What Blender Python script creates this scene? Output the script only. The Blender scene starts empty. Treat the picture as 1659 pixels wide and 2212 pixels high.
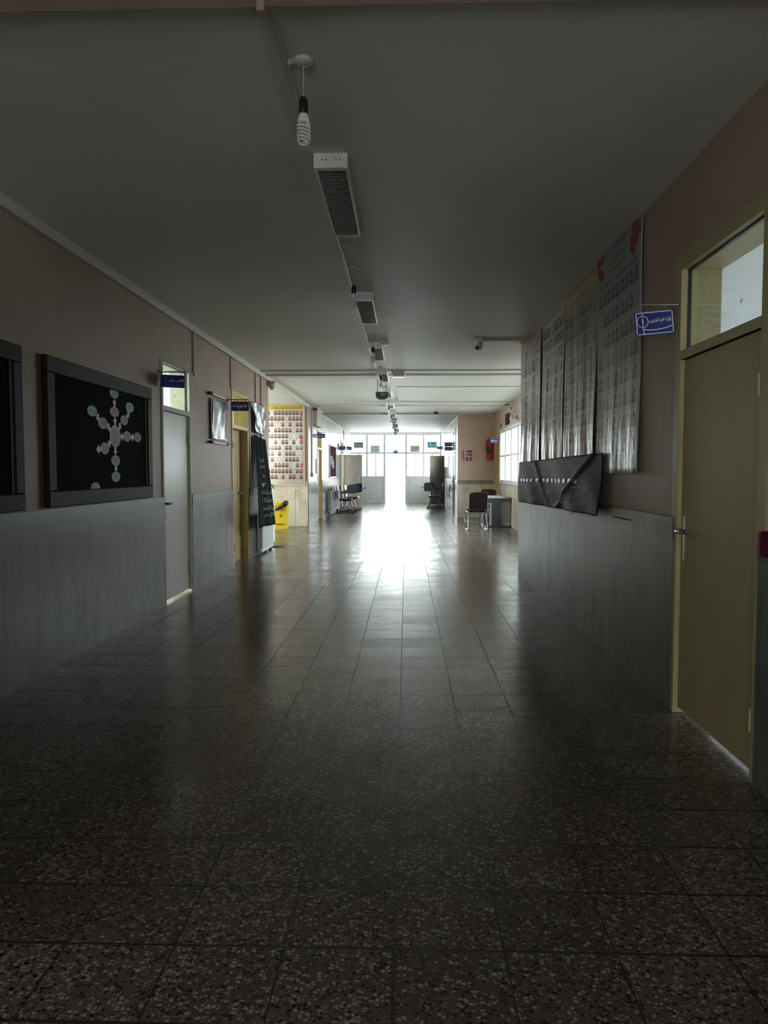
import bpy, math, random
from mathutils import Vector, Matrix, Euler
random.seed(7)
S = bpy.context.scene
C = S.collection
PI = math.pi

# ------------------------------------------------------------------ camera
F = 1600.0                       # focal length in pixels of the 1659 x 2212 frame
VX, VY = 878.0, 1018.0           # where the corridor's lines meet
EYE = 1.40
PITCH = math.atan((1106 - VY) / F)
YAW = math.atan((VX - 829.5) / F * math.cos(PITCH))
cd = bpy.data.cameras.new('camera'); cam = bpy.data.objects.new('camera', cd); C.objects.link(cam)
cd.sensor_fit = 'HORIZONTAL'; cd.sensor_width = 36.0; cd.lens = 36.0 * F / 1659.0
cd.clip_start = 0.05; cd.clip_end = 300
cam.location = (0, 0, EYE); cam.rotation_euler = (PI/2 - PITCH, 0, YAW)
S.camera = cam

# ------------------------------------------------------------------ world and exposure
SKY = 14.0
w = bpy.data.worlds.new('overcast_sky'); S.world = w; w.use_nodes = True
bg = w.node_tree.nodes['Background']
bg.inputs[0].default_value = (0.93, 0.975, 1.0, 1); bg.inputs[1].default_value = SKY
S.view_settings.view_transform = 'Standard'; S.view_settings.look = 'None'
S.view_settings.gamma = 1.0; S.view_settings.use_curve_mapping = False
S.view_settings.exposure = 0.0
S.cycles.max_bounces = 14; S.cycles.diffuse_bounces = 10; S.cycles.glossy_bounces = 6
S.cycles.transparent_max_bounces = 16; S.cycles.transmission_bounces = 6
S.cycles.caustics_reflective = True; S.cycles.sample_clamp_indirect = 30.0
S.cycles.use_denoising = True

def portal(name, loc, rot, sx, sy):
    l = bpy.data.lights.new(name, 'AREA'); l.shape = 'RECTANGLE'; l.size = sx; l.size_y = sy
    l.cycles.is_portal = True
    o = bpy.data.objects.new(name, l); C.objects.link(o); o.location = loc; o.rotation_euler = rot
    return o

XL, XR, H, YE = -2.515, 1.565, 3.10, 32.8
portal('daylight_end', (-0.475, YE + 0.15, 1.6), (-PI/2, 0, 0), 4.0, 3.0)
portal('daylight_added_back', (-1.25, -6.6, 1.17), (PI/2, 0, 0), 2.4, 2.35)
portal('daylight_lobby', (2.95, 16.7, 1.85), (0, PI/2, 0), 1.8, 9.6)
portal('daylight_recess', (-6.18, 16.25, 1.73), (0, -PI/2, 0), 2.5, 4.6)
portal('daylight_class_right', (7.85, 5.2, 1.275), (0, PI/2, 0), 1.5, 6.1)
portal('daylight_class_left', (-5.68, 3.0, 1.74), (0, -PI/2, 0), 2.5, 12.3)
portal('daylight_office', (-5.68, 11.5, 1.74), (0, -PI/2, 0), 2.5, 3.3)
portal('daylight_room_left', (-8.2, 25.5, 1.8), (0, -PI/2, 0), 2.0, 8.0)

# ------------------------------------------------------------------ pixel <-> place (lengths read off the photograph)
def ray(px, py):
    r, u, b = px - 829.5, -(py - 1106), F
    fw = b*math.cos(PITCH) + u*math.sin(PITCH); up = u*math.cos(PITCH) - b*math.sin(PITCH)
    return (r*math.cos(YAW) - fw*math.sin(YAW), r*math.sin(YAW) + fw*math.cos(YAW), up)
def pX(px, py, X):
    d = ray(px, py); t = X/d[0]; return d[1]*t, EYE + d[2]*t          # -> Y, Z
def pY(px, py, Y):
    d = ray(px, py); t = Y/d[1]; return d[0]*t, EYE + d[2]*t          # -> X, Z
def pZ(px, py, Z):
    d = ray(px, py); t = (Z - EYE)/d[2]; return d[0]*t, d[1]*t        # -> X, Y

# ------------------------------------------------------------------ materials
class V:
    """tiny expression helper over math nodes"""
    def __init__(s, nt, sock): s.nt = nt; s.s = sock
    def _op(s, op, *o):
        n = s.nt.nodes.new('ShaderNodeMath'); n.operation = op
        for i, a in enumerate((s,) + o):
            if isinstance(a, V): s.nt.links.new(a.s, n.inputs[i])
            else: n.inputs[i].default_value = a
        return V(s.nt, n.outputs[0])
    def __add__(s, o): return s._op('ADD', o)
    def __sub__(s, o): return s._op('SUBTRACT', o)
    def __mul__(s, o): return s._op('MULTIPLY', o)
    def __truediv__(s, o): return s._op('DIVIDE', o)
    def gt(s, o): return s._op('GREATER_THAN', o)
    def lt(s, o): return s._op('LESS_THAN', o)
    def frac(s): return s._op('FRACT')
    def floor(s): return s._op('FLOOR')
    def abs(s): return s._op('ABSOLUTE')
    def mx(s, o): return s._op('MAXIMUM', o)
    def mn(s, o): return s._op('MINIMUM', o)

def newmat(name):
    m = bpy.data.materials.new(name); m.use_nodes = True
    nt = m.node_tree; b = nt.nodes['Principled BSDF']
    return m, nt, b
def pos(nt): return nt.nodes.new('ShaderNodeNewGeometry').outputs['Position']
def mapping(nt, src, scale=(1, 1, 1), loc=(0, 0, 0)):
    n = nt.nodes.new('ShaderNodeMapping'); n.inputs['Scale'].default_value = scale; n.inputs['Location'].default_value = loc
    nt.links.new(src, n.inputs['Vector']); return n.outputs[0]
def noise(nt, vec, scale, detail=4, rough=.55):
    n = nt.nodes.new('ShaderNodeTexNoise'); n.inputs['Scale'].default_value = scale
    n.inputs['Detail'].default_value = detail; n.inputs['Roughness'].default_value = rough
    nt.links.new(vec, n.inputs['Vector']); return n.outputs[0]
def ramp(nt, fac, stops):
    n = nt.nodes.new('ShaderNodeValToRGB'); nt.links.new(fac, n.inputs[0])
    while len(n.color_ramp.elements) < len(stops): n.color_ramp.elements.new(.5)
    for e, (p, c) in zip(n.color_ramp.elements, stops):
        e.position = p; e.color = (*c, 1) if len(c) == 3 else c
    return n.outputs[0]
def mixc(nt, fac, a, b):
    n = nt.nodes.new('ShaderNodeMix'); n.data_type = 'RGBA'
    for v, i in ((fac, 0), (a, 6), (b, 7)):
        if isinstance(v, V): v = v.s
        if isinstance(v, (int, float)): n.inputs[i].default_value = v
        elif isinstance(v, tuple): n.inputs[i].default_value = (*v, 1)[:4]
        else: nt.links.new(v, n.inputs[i])
    return n.outputs[2]
def bump(nt, b, height, strength, dist=.01):
    n = nt.nodes.new('ShaderNodeBump'); n.inputs['Strength'].default_value = strength; n.inputs['Distance'].default_value = dist
    if isinstance(height, V): height = height.s
    nt.links.new(height, n.inputs['Height']); nt.links.new(n.outputs[0], b.inputs['Normal'])

def P(name, col, rough=.5, metal=0., ns=14., amt=.10, bs=0., scale=(1, 1, 1), spec=.5, bd=.004):
    """painted / plastic / metal surface with small procedural variation"""
    m, nt, b = newmat(name)
    v = mapping(nt, pos(nt), scale)
    f = noise(nt, v, ns)
    lo = tuple(max(0, c*(1-amt)) for c in col); hi = tuple(min(1, c*(1+amt)) for c in col)
    nt.links.new(ramp(nt, f, [(.3, lo), (.7, hi)]), b.inputs['Base Color'])
    b.inputs['Roughness'].default_value = rough; b.inputs['Metallic'].default_value = metal
    b.inputs['Specular IOR Level'].default_value = spec
    if bs: bump(nt, b, f, bs, bd)
    return m

def glass(name, tint=(.93, .97, .96), dirt=.0):
    m = bpy.data.materials.new(name); m.use_nodes = True; nt = m.node_tree; nt.nodes.clear()
    out = nt.nodes.new('ShaderNodeOutputMaterial'); mix = nt.nodes.new('ShaderNodeMixShader')
    tr = nt.nodes.new('ShaderNodeBsdfTransparent'); tr.inputs[0].default_value = (*tint, 1)
    gl = nt.nodes.new('ShaderNodeBsdfGlossy'); gl.inputs['Roughness'].default_value = .02
    fr = nt.nodes.new('ShaderNodeLayerWeight'); fr.inputs[0].default_value = .5
    q = V(nt, fr.outputs['Facing'])._op('POWER', 5.0) * .9 + .03
    nt.links.new(q.s, mix.inputs[0]); nt.links.new(tr.outputs[0], mix.inputs[1]); nt.links.new(gl.outputs[0], mix.inputs[2])
    last = mix
    if dirt:
        d = nt.nodes.new('ShaderNodeBsdfDiffuse'); d.inputs[0].default_value = (.25, .26, .26, 1)
        mx = nt.nodes.new('ShaderNodeMixShader')
        f = noise(nt, mapping(nt, pos(nt), (1, 1, 1.6)), 9, 5, .7)
        nt.links.new(ramp(nt, f, [(.66, (0, 0, 0)), (.74, (dirt,)*3)]), mx.inputs[0])
        nt.links.new(mix.outputs[0], mx.inputs[1]); nt.links.new(d.outputs[0], mx.inputs[2]); last = mx
    nt.links.new(last.outputs[0], out.inputs[0])
    return m

def wallpaint(name, col, rough=.42, spec=.5):
    m, nt, b = newmat(name); p = pos(nt)
    f = noise(nt, p, 3.0, 5, .6); g = noise(nt, p, 160, 2)
    c = ramp(nt, f, [(.25, tuple(x*.90 for x in col)), (.75, tuple(min(1, x*1.06) for x in col))])
    s = noise(nt, mapping(nt, p, (9, 9, 1.1)), 2.2, 6, .7)
    c = mixc(nt, ramp(nt, s, [(.62, (0,)*3), (.82, (.35,)*3)]), c, tuple(x*.62 for x in col))
    nt.links.new(c, b.inputs['Base Color']); b.inputs['Roughness'].default_value = rough; b.inputs['Specular IOR Level'].default_value = spec
    bump(nt, b, g, .18, .003)
    return m

def marble(name, base, dark, joint=.40, rough=.28, joff=0., spec=.22):
    m, nt, b = newmat(name); p = pos(nt)
    sx = nt.nodes.new('ShaderNodeSeparateXYZ'); nt.links.new(p, sx.inputs[0])
    hcoord = V(nt, sx.outputs[0]) + V(nt, sx.outputs[1]) + joff
    cell = (hcoord / joint).floor(); fr = (hcoord / joint).frac()
    wn = nt.nodes.new('ShaderNodeTexWhiteNoise'); wn.noise_dimensions = '1D'; nt.links.new(cell.s, wn.inputs['W'])
    tone = V(nt, wn.outputs['Value'])
    f = noise(nt, mapping(nt, p, (2.0, 2.0, .8)), 1.9, 8, .62)
    v = noise(nt, mapping(nt, p, (1, 1, .8), (3, 1, 2)), 1.4, 10, .75)
    c = ramp(nt, f, [(.28, dark), (.50, base), (.75, tuple(min(1, x*1.12) for x in base))])
    c = mixc(nt, (tone * .35), c, tuple(x*.72 for x in base))
    vein = ramp(nt, v, [(.485, (0,)*3), (.5, (.45,)*3), (.515, (0,)*3)])
    c = mixc(nt, vein, c, tuple(x*.55 for x in dark))
    j = fr.lt(.008).mx(fr.gt(.992))
    c = mixc(nt, j * .75, c, tuple(x*.4 for x in dark))
    nt.links.new(c, b.inputs['Base Color'])
    r = V(nt, noise(nt, mapping(nt, p, (3, 3, 1.2)), 2.5, 6, .7)) * .3 + (rough - .1)
    nt.links.new(r.s, b.inputs['Roughness'])
    b.inputs['Specular IOR Level'].default_value = spec
    hgt = V(nt, noise(nt, mapping(nt, p, (5, 5, 1.5)), 2, 3)) * .6 - j * .6
    bump(nt, b, hgt, .22, .004)
    return m

def floormat():
    m, nt, b = newmat('terrazzo_tiles'); p = pos(nt)
    sx = nt.nodes.new('ShaderNodeSeparateXYZ'); nt.links.new(p, sx.inputs[0])
    px, py = V(nt, sx.outputs[0]), V(nt, sx.outputs[1])
    wob = V(nt, noise(nt, p, 6, 3)) * .006
    u = (px + .033 + wob) / .3235; v = (py - 2.10 + 31.1 + wob) / .311
    fu, fv = u.frac(), v.frac()
    gx = fu.lt(.012).mx(fu.gt(.994)); gy = fv.lt(.023).mx(fv.gt(.989)); g = gx.mx(gy)
    cv = nt.nodes.new('ShaderNodeCombineXYZ'); nt.links.new(u.floor().s, cv.inputs[0]); nt.links.new(v.floor().s, cv.inputs[1])
    wn = nt.nodes.new('ShaderNodeTexWhiteNoise'); wn.noise_dimensions = '2D'; nt.links.new(cv.outputs[0], wn.inputs['Vector'])
    tone = V(nt, wn.outputs['Value'])
    # stone chips: two sizes, each cell its own tone
    chips = []
    for sc, rnd, lim in ((68, 1.0, .17), (118, 1.0, .15)):
        vo = nt.nodes.new('ShaderNodeTexVoronoi'); vo.voronoi_dimensions = '2D'; vo.inputs['Scale'].default_value = sc
        ve = nt.nodes.new('ShaderNodeTexVoronoi'); ve.voronoi_dimensions = '2D'; ve.feature = 'DISTANCE_TO_EDGE'; ve.inputs['Scale'].default_value = sc
        mv = mapping(nt, p, (1, 1.15, 1))
        nt.links.new(mv, vo.inputs['Vector']); nt.links.new(mv, ve.inputs['Vector'])
        sp = nt.nodes.new('ShaderNodeSeparateColor'); nt.links.new(vo.outputs['Color'], sp.inputs[0])
        inside = V(nt, ve.outputs['Distance']).gt(lim) 
        chips.append((inside, V(nt, sp.outputs[0]), V(nt, sp.outputs[1])))
    grime = noise(nt, p, 1.1, 5, .65)
    matrix = ramp(nt, grime, [(.3, (.088, .066, .054)), (.7, (.140, .110, .090))])
    c = mixc(nt, tone * .5, matrix, (.072, .058, .048))
    i2, r2, s2 = chips[1]; i1, r1, s1 = chips[0]
    dens = tone * .22 + V(nt, grime) * .16
    c = mixc(nt, i2 * r2.lt(.13), c, (.018, .016, .016))
    c = mixc(nt, i2 * r2.gt(.86), c, (.24, .215, .19))
    c = mixc(nt, i1 * r1.lt(.13), c, (.016, .014, .015))
    c = mixc(nt, i1 * r1.gt(dens + .60), c, (.31, .28, .245))
    c = mixc(nt, i1 * r1.gt(.965), c, (.16, .07, .065))
    c = mixc(nt, g * .95, c, (.012, .010, .009))
    nt.links.new(c, b.inputs['Base Color'])
    rr = V(nt, noise(nt, p, 2.4, 6, .7)) * .24 + tone * .06 + .06 + g * .3
    nt.links.new(rr.s, b.inputs['Roughness'])
    b.inputs['Specular IOR Level'].default_value = .5
    tilt = (fu - .5) * (tone - .5) * .5 + (fv - .5) * (V(nt, wn.outputs['Value']) * 7.3).frac() * .35
    hgt = V(nt, noise(nt, p, 5, 3)) * .8 + V(nt, noise(nt, p, 45, 2)) * .06 - g * 1.0 + tilt * 3.5
    bump(nt, b, hgt, .35, .004)
    return m

def ceilmat(name, col):
    m, nt, b = newmat(name); p = pos(nt)
    f = noise(nt, p, 1.3, 5, .6)
    c = ramp(nt, f, [(.3, tuple(x*.93 for x in col)), (.7, col)])
    st = noise(nt, mapping(nt, p, (.8, 9, 1)), 2.6, 6, .7)
    c = mixc(nt, ramp(nt, st, [(.60, (0,)*3), (.75, (.25,)*3)]), c, tuple(x*.78 for x in col))
    nt.links.new(c, b.inputs['Base Color']); b.inputs['Roughness'].default_value = .5; b.inputs['Specular IOR Level'].default_value = .35
    fl = noise(nt, mapping(nt, p, (1, 2.2, 1)), 46, 5, .75)
    region = noise(nt, p, .8, 2)
    flake_glint = V(nt, ramp(nt, fl, [(.62, (0,)*3), (.64, (1,)*3)])) * V(nt, ramp(nt, region, [(.48, (0,)*3), (.58, (1,)*3)]))
    c = mixc(nt, flake_glint, c, (.92, .92, .90)); nt.links.new(c, b.inputs['Base Color'])  # peeling paint flakes, their glints painted in as near-white colour
    hg = V(nt, noise(nt, mapping(nt, p, (.9, 9, 1)), 2.4, 6, .65)) * 2.2 + V(nt, noise(nt, p, 130, 2)) * .25 + flake_glint * .9
    bump(nt, b, hg, .30, .004)
    return m

def fac_poster(name, cols, rows, area, base, dark, skin, head=None, headh=.0, rough=.22, shape='arch', gap=1.4, blank=.08, tint=None, redcol=None, bumpy=.0, seedx=0.):
    """printed sheet: a grid of small head-and-shoulders pictures drawn from the sheet's own UV"""
    m, nt, b = newmat(name)
    uvn = nt.nodes.new('ShaderNodeUVMap'); uvn.uv_map = 'UVMap'
    sx = nt.nodes.new('ShaderNodeSeparateXYZ'); nt.links.new(uvn.outputs[0], sx.inputs[0])
    U, W = V(nt, sx.outputs[0]), V(nt, sx.outputs[1])
    u0, u1, v0, v1 = area
    a = (U - u0) / (u1 - u0) * cols; c_ = (W - v0) / (v1 - v0) * rows
    fu, fv = a.frac(), c_.frac()
    inb = U.gt(u0) * U.lt(u1) * W.gt(v0) * W.lt(v1)
    cv = nt.nodes.new('ShaderNodeCombineXYZ'); nt.links.new(a.floor().s, cv.inputs[0]); nt.links.new(c_.floor().s, cv.inputs[1])
    wn = nt.nodes.new('ShaderNodeTexWhiteNoise'); wn.noise_dimensions = '2D'; nt.links.new(cv.outputs[0], wn.inputs['Vector'])
    rnd = V(nt, wn.outputs['Value'])
    x = (fu - .5) * 1.9; y = (fv - .24) / .74            # picture from y 0 to 1, name line below
    inb = inb * rnd.gt(blank)
    paper = base
    f = noise(nt, mapping(nt, uvn.outputs[0], (2, 1, 1)), 2.5, 4)
    col = ramp(nt, f, [(.3, tint or base), (.7, base)])
    if shape == 'oval':
        d = (x * x) / .62 + (y - .5) * (y - .5) / .235
        frame = d.lt(1.0) * inb
        col = mixc(nt, frame, col, tuple(min(1, k*1.15) for k in base))
        veil = ((x*x)/.42 + (y - .55)*(y - .55)/.17).lt(1) * y.gt(.25) + ((x*x)/.66 + (y-.26)*(y-.26)/.09).lt(1)
        veil = veil.mn(1.0)
        col = mixc(nt, veil * inb * y.gt(.1), col, dark)
    else:
        frame = (x.abs().lt(.84)) * y.gt(0.) * y.lt(.98) * inb
        col = mixc(nt, frame, col, tuple(min(1, k*1.10) for k in skin))
        edge = frame * (x.abs().gt(.74).mx(y.gt(.93)).mx(y.lt(.05)))
        col = mixc(nt, edge * .8, col, tuple(k*.6 for k in dark))
        veil = (((x*x)/.42 + (y - .36)*(y - .36)/.34).lt(1) * y.gt(.04)).mx((x.abs().lt(.72)) * y.lt(.22) * y.gt(.04))
        pale = rnd.gt(.78)
        col = mixc(nt, veil * inb * (pale * -1 + 1), col, dark)
    face = ((x*x)/.085 + (y - .52)*(y - .52)/.045).lt(1) * inb
    col = mixc(nt, face, col, skin)
    nm = inb * fv.lt(.20) * fv.gt(.10) * x.abs().lt(.65)
    nn = V(nt, noise(nt, mapping(nt, uvn.outputs[0], (260, 60, 1)), 1.0, 2)).gt(.48)
    col = mixc(nt, nm * nn * .6, col, (.12, .11, .11))
    if head:
        col = mixc(nt, W.gt(1 - headh), col, head)
    if redcol:
        for (ru, rv, rw, rh) in redcol[1]:
            sq = U.gt(ru) * U.lt(ru + rw) * W.gt(rv) * W.lt(rv + rh)
            col = mixc(nt, sq, col, redcol[0])
    nt.links.new(col, b.inputs['Base Color']); b.inputs['Roughness'].default_value = rough
    if bumpy:
        fold = noise(nt, mapping(nt, uvn.outputs[0], (7.5, 3.4, 1), (seedx, 0, 0)), 1.0, 5, .62)
        strength = (W * -1 + .62).mx(.06)
        bump(nt, b, V(nt, fold) * strength, bumpy, .05)
    return m

M = {}
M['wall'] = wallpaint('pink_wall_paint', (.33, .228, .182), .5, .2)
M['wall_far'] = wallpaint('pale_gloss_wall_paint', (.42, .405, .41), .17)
M['wall_lit'] = wallpaint('lit_pink_wall_paint', (.58, .41, .32), .45, .3)  # corridor wall paint, lightened so lobby walls and beam look more brightly lit
M['cream'] = wallpaint('cream_wall_paint', (.82, .76, .52), .5)
M['classwhite'] = wallpaint('white_classroom_paint', (.84, .84, .85), .6)
M['ceil'] = ceilmat('grey_white_ceiling_paint', (.66, .65, .585))
M['roomceil'] = P('white_room_ceiling', (.82, .82, .84), .7, ns=3, amt=.04)
M['floor'] = floormat()
M['roomfloor'] = P('grey_room_floor', (.42, .43, .45), .45, ns=6)
M['marble'] = marble('grey_marble_slabs', (.104, .098, .088), (.050, .048, .044), .40, .28)
M['marble_band'] = marble('green_grey_marble_band', (.050, .058, .053), (.032, .040, .037), .8, .3)
M['marble_warm'] = marble('cream_marble_slabs', (.66, .60, .48), (.44, .37, .26), .8, .3)
M['marble_band_warm'] = marble('brown_marble_band', (.30, .25, .18), (.17, .13, .09), .5, .3)
M['yellow'] = P('mustard_door_paint', (.52, .38, .14), .38, ns=5)
M['frame_cream'] = P('cream_frame_paint', (.62, .58, .38), .4, ns=5)
M['olive'] = P('khaki_door_paint', (.30, .232, .118), .5, ns=4, amt=.07)
M['greydoor'] = P('grey_gloss_door_paint', (.34, .31, .26), .30, ns=4, amt=.06, scale=(1, 1, .3))
M['browndoor'] = P('brown_door_paint', (.38, .27, .12), .4, ns=5)
M['taupedoor'] = P('taupe_door_paint', (.42, .37, .31), .4, ns=5)
M['whitedoor'] = P('white_gloss_door_paint', (.80, .82, .84), .10, ns=5)
M['white'] = P('white_plastic', (.72, .72, .68), .35, ns=8, amt=.06)
M['offwhite'] = P('aged_white_trunking', (.48, .45, .40), .4, ns=8, amt=.08)
M['brown_trunk'] = P('brownish_conduit', (.36, .27, .22), .45, ns=8, amt=.08)
M['louver'] = P('metal_louver', (.30, .29, .27), .4, metal=.4, ns=20)
M['black'] = P('black_plastic', (.012, .012, .013), .35, ns=20)
M['blackfelt'] = P('black_felt', (.006, .005, .006), .9, ns=30, spec=.06)
M['darkgreen'] = P('dark_green_plastic', (.05, .065, .055), .4, ns=20)
M['boardframe'] = P('dark_brown_varnished_wood', (.020, .011, .011), .6, ns=3, amt=.3, scale=(8, 1, 8), spec=.12)
M['frame_ochre'] = P('ochre_cream_frame_paint', (.46, .38, .19), .42, ns=5)
M['frame_dull'] = P('dull_cream_frame_paint', (.32, .25, .13), .45, ns=5, spec=.3)
M['wood_dull'] = P('dull_brown_frame_paint', (.16, .115, .085), .45, ns=5, spec=.3)
M['maroon'] = P('maroon_felt', (.11, .010, .03), .9, ns=30, spec=.05)
M['alu'] = P('grey_aluminium_frame', (.70, .75, .77), .45, metal=.0, ns=8, amt=.05)
M['chrome'] = P('chrome_tube', (.42, .43, .45), .2, metal=1, ns=12)
M['darkmetal'] = P('dark_tube_metal', (.14, .15, .17), .3, metal=.7, ns=12)
M['paper_green'] = P('green_paper', (.27, .47, .36), .7, ns=60, amt=.1)
M['paper_olive'] = P('olive_paper', (.24, .26, .20), .7, ns=60, amt=.1)
M['paper_pink'] = P('pink_paper', (.50, .26, .33), .7, ns=60, amt=.1)
M['paper_pale'] = P('pale_pink_paper', (.42, .35, .39), .7, ns=60, amt=.1)
M['paper_white'] = P('white_paper', (.62, .62, .62), .6, ns=60, amt=.05)
M['paper_edge'] = P('white_paper_rim', (.56, .56, .54), .6, ns=60, amt=.05)
M['ink'] = P('black_ink', (.03, .028, .03), .6, ns=60)
M['ink_red'] = P('red_ink', (.26, .035, .04), .6, ns=60)
M['ink_green'] = P('pale_green_ink', (.05, .08, .055), .6, ns=60)
M['ink_grey'] = P('grey_ink', (.22, .235, .235), .6, ns=60)
M['signblue'] = P('blue_enamel', (.012, .018, .19), .25, ns=10)
M['signblue_light'] = P('bright_blue_sign', (.05, .16, .62), .35, ns=10)
M['signwhite'] = P('white_enamel', (.80, .80, .84), .3, ns=10, amt=.03)
M['signgold'] = P('gold_enamel', (.75, .50, .18), .3, ns=10)
M['silver'] = P('silver_film', (.27, .28, .29), .26, metal=.6, ns=3, bs=.5, scale=(6, 6, 1.2), bd=.03)
M['binyellow'] = P('yellow_bin_plastic', (.80, .56, .02), .35, ns=10, amt=.06)
M['bagblack'] = P('black_brown_bag_plastic', (.03, .02, .018), .3, ns=10)
M['red'] = P('red_gloss_paint', (.48, .03, .025), .25, ns=10)
M['chairbrown'] = P('dark_brown_upholstery', (.020, .010, .012), .85, ns=60, amt=.2, bs=.2, spec=.12)
M['chairblue'] = P('dark_navy_plastic', (.014, .016, .05), .3, ns=20)
M['deskgrey'] = P('charcoal_desk_panel', (.05, .06, .075), .5, ns=10)
M['deskpale'] = P('pale_desk_board', (.30, .30, .29), .4, ns=10)
M['cyan'] = P('cyan_print', (.04, .36, .52), .4, ns=8, amt=.3)
M['palegreen'] = P('pale_green_print', (.50, .60, .55), .4, ns=8, amt=.1)
M['greyprint'] = P('grey_print', (.50, .52, .52), .4, ns=25, amt=.3)
M['darkprint'] = P('dark_grey_print', (.10, .12, .12), .4, ns=8, amt=.2)
M['glass'] = glass('window_glass')
M['glass_dirty'] = glass('marked_window_glass', dirt=.75)
M['lens'] = P('violet_glossy_lens', (.05, .005, .09), .05, ns=10)
M['tubeglass'] = P('lamp_tube_glass', (.62, .62, .58), .15, ns=10, amt=.03)
M['bronze'] = P('brushed_bronze', (.30, .24, .18), .3, metal=.8, ns=20)
M['steel'] = P('worn_steel', (.42, .40, .36), .25, metal=.9, ns=20)
M['radiator'] = P('white_radiator_enamel', (.66, .68, .68), .3, ns=10, amt=.05)
M['radiator_grey'] = P('grey_radiator_enamel', (.30, .30, .31), .35, ns=10, amt=.05)
M['concrete'] = P('pale_courtyard_paving', (.62, .62, .60), .8, ns=3)
M['beige'] = P('beige_cabinet_paint', (.42, .36, .28), .45, ns=8)
M['dirt'] = P('dark_scuff_marks', (.02, .018, .02), .8, ns=40)

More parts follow.
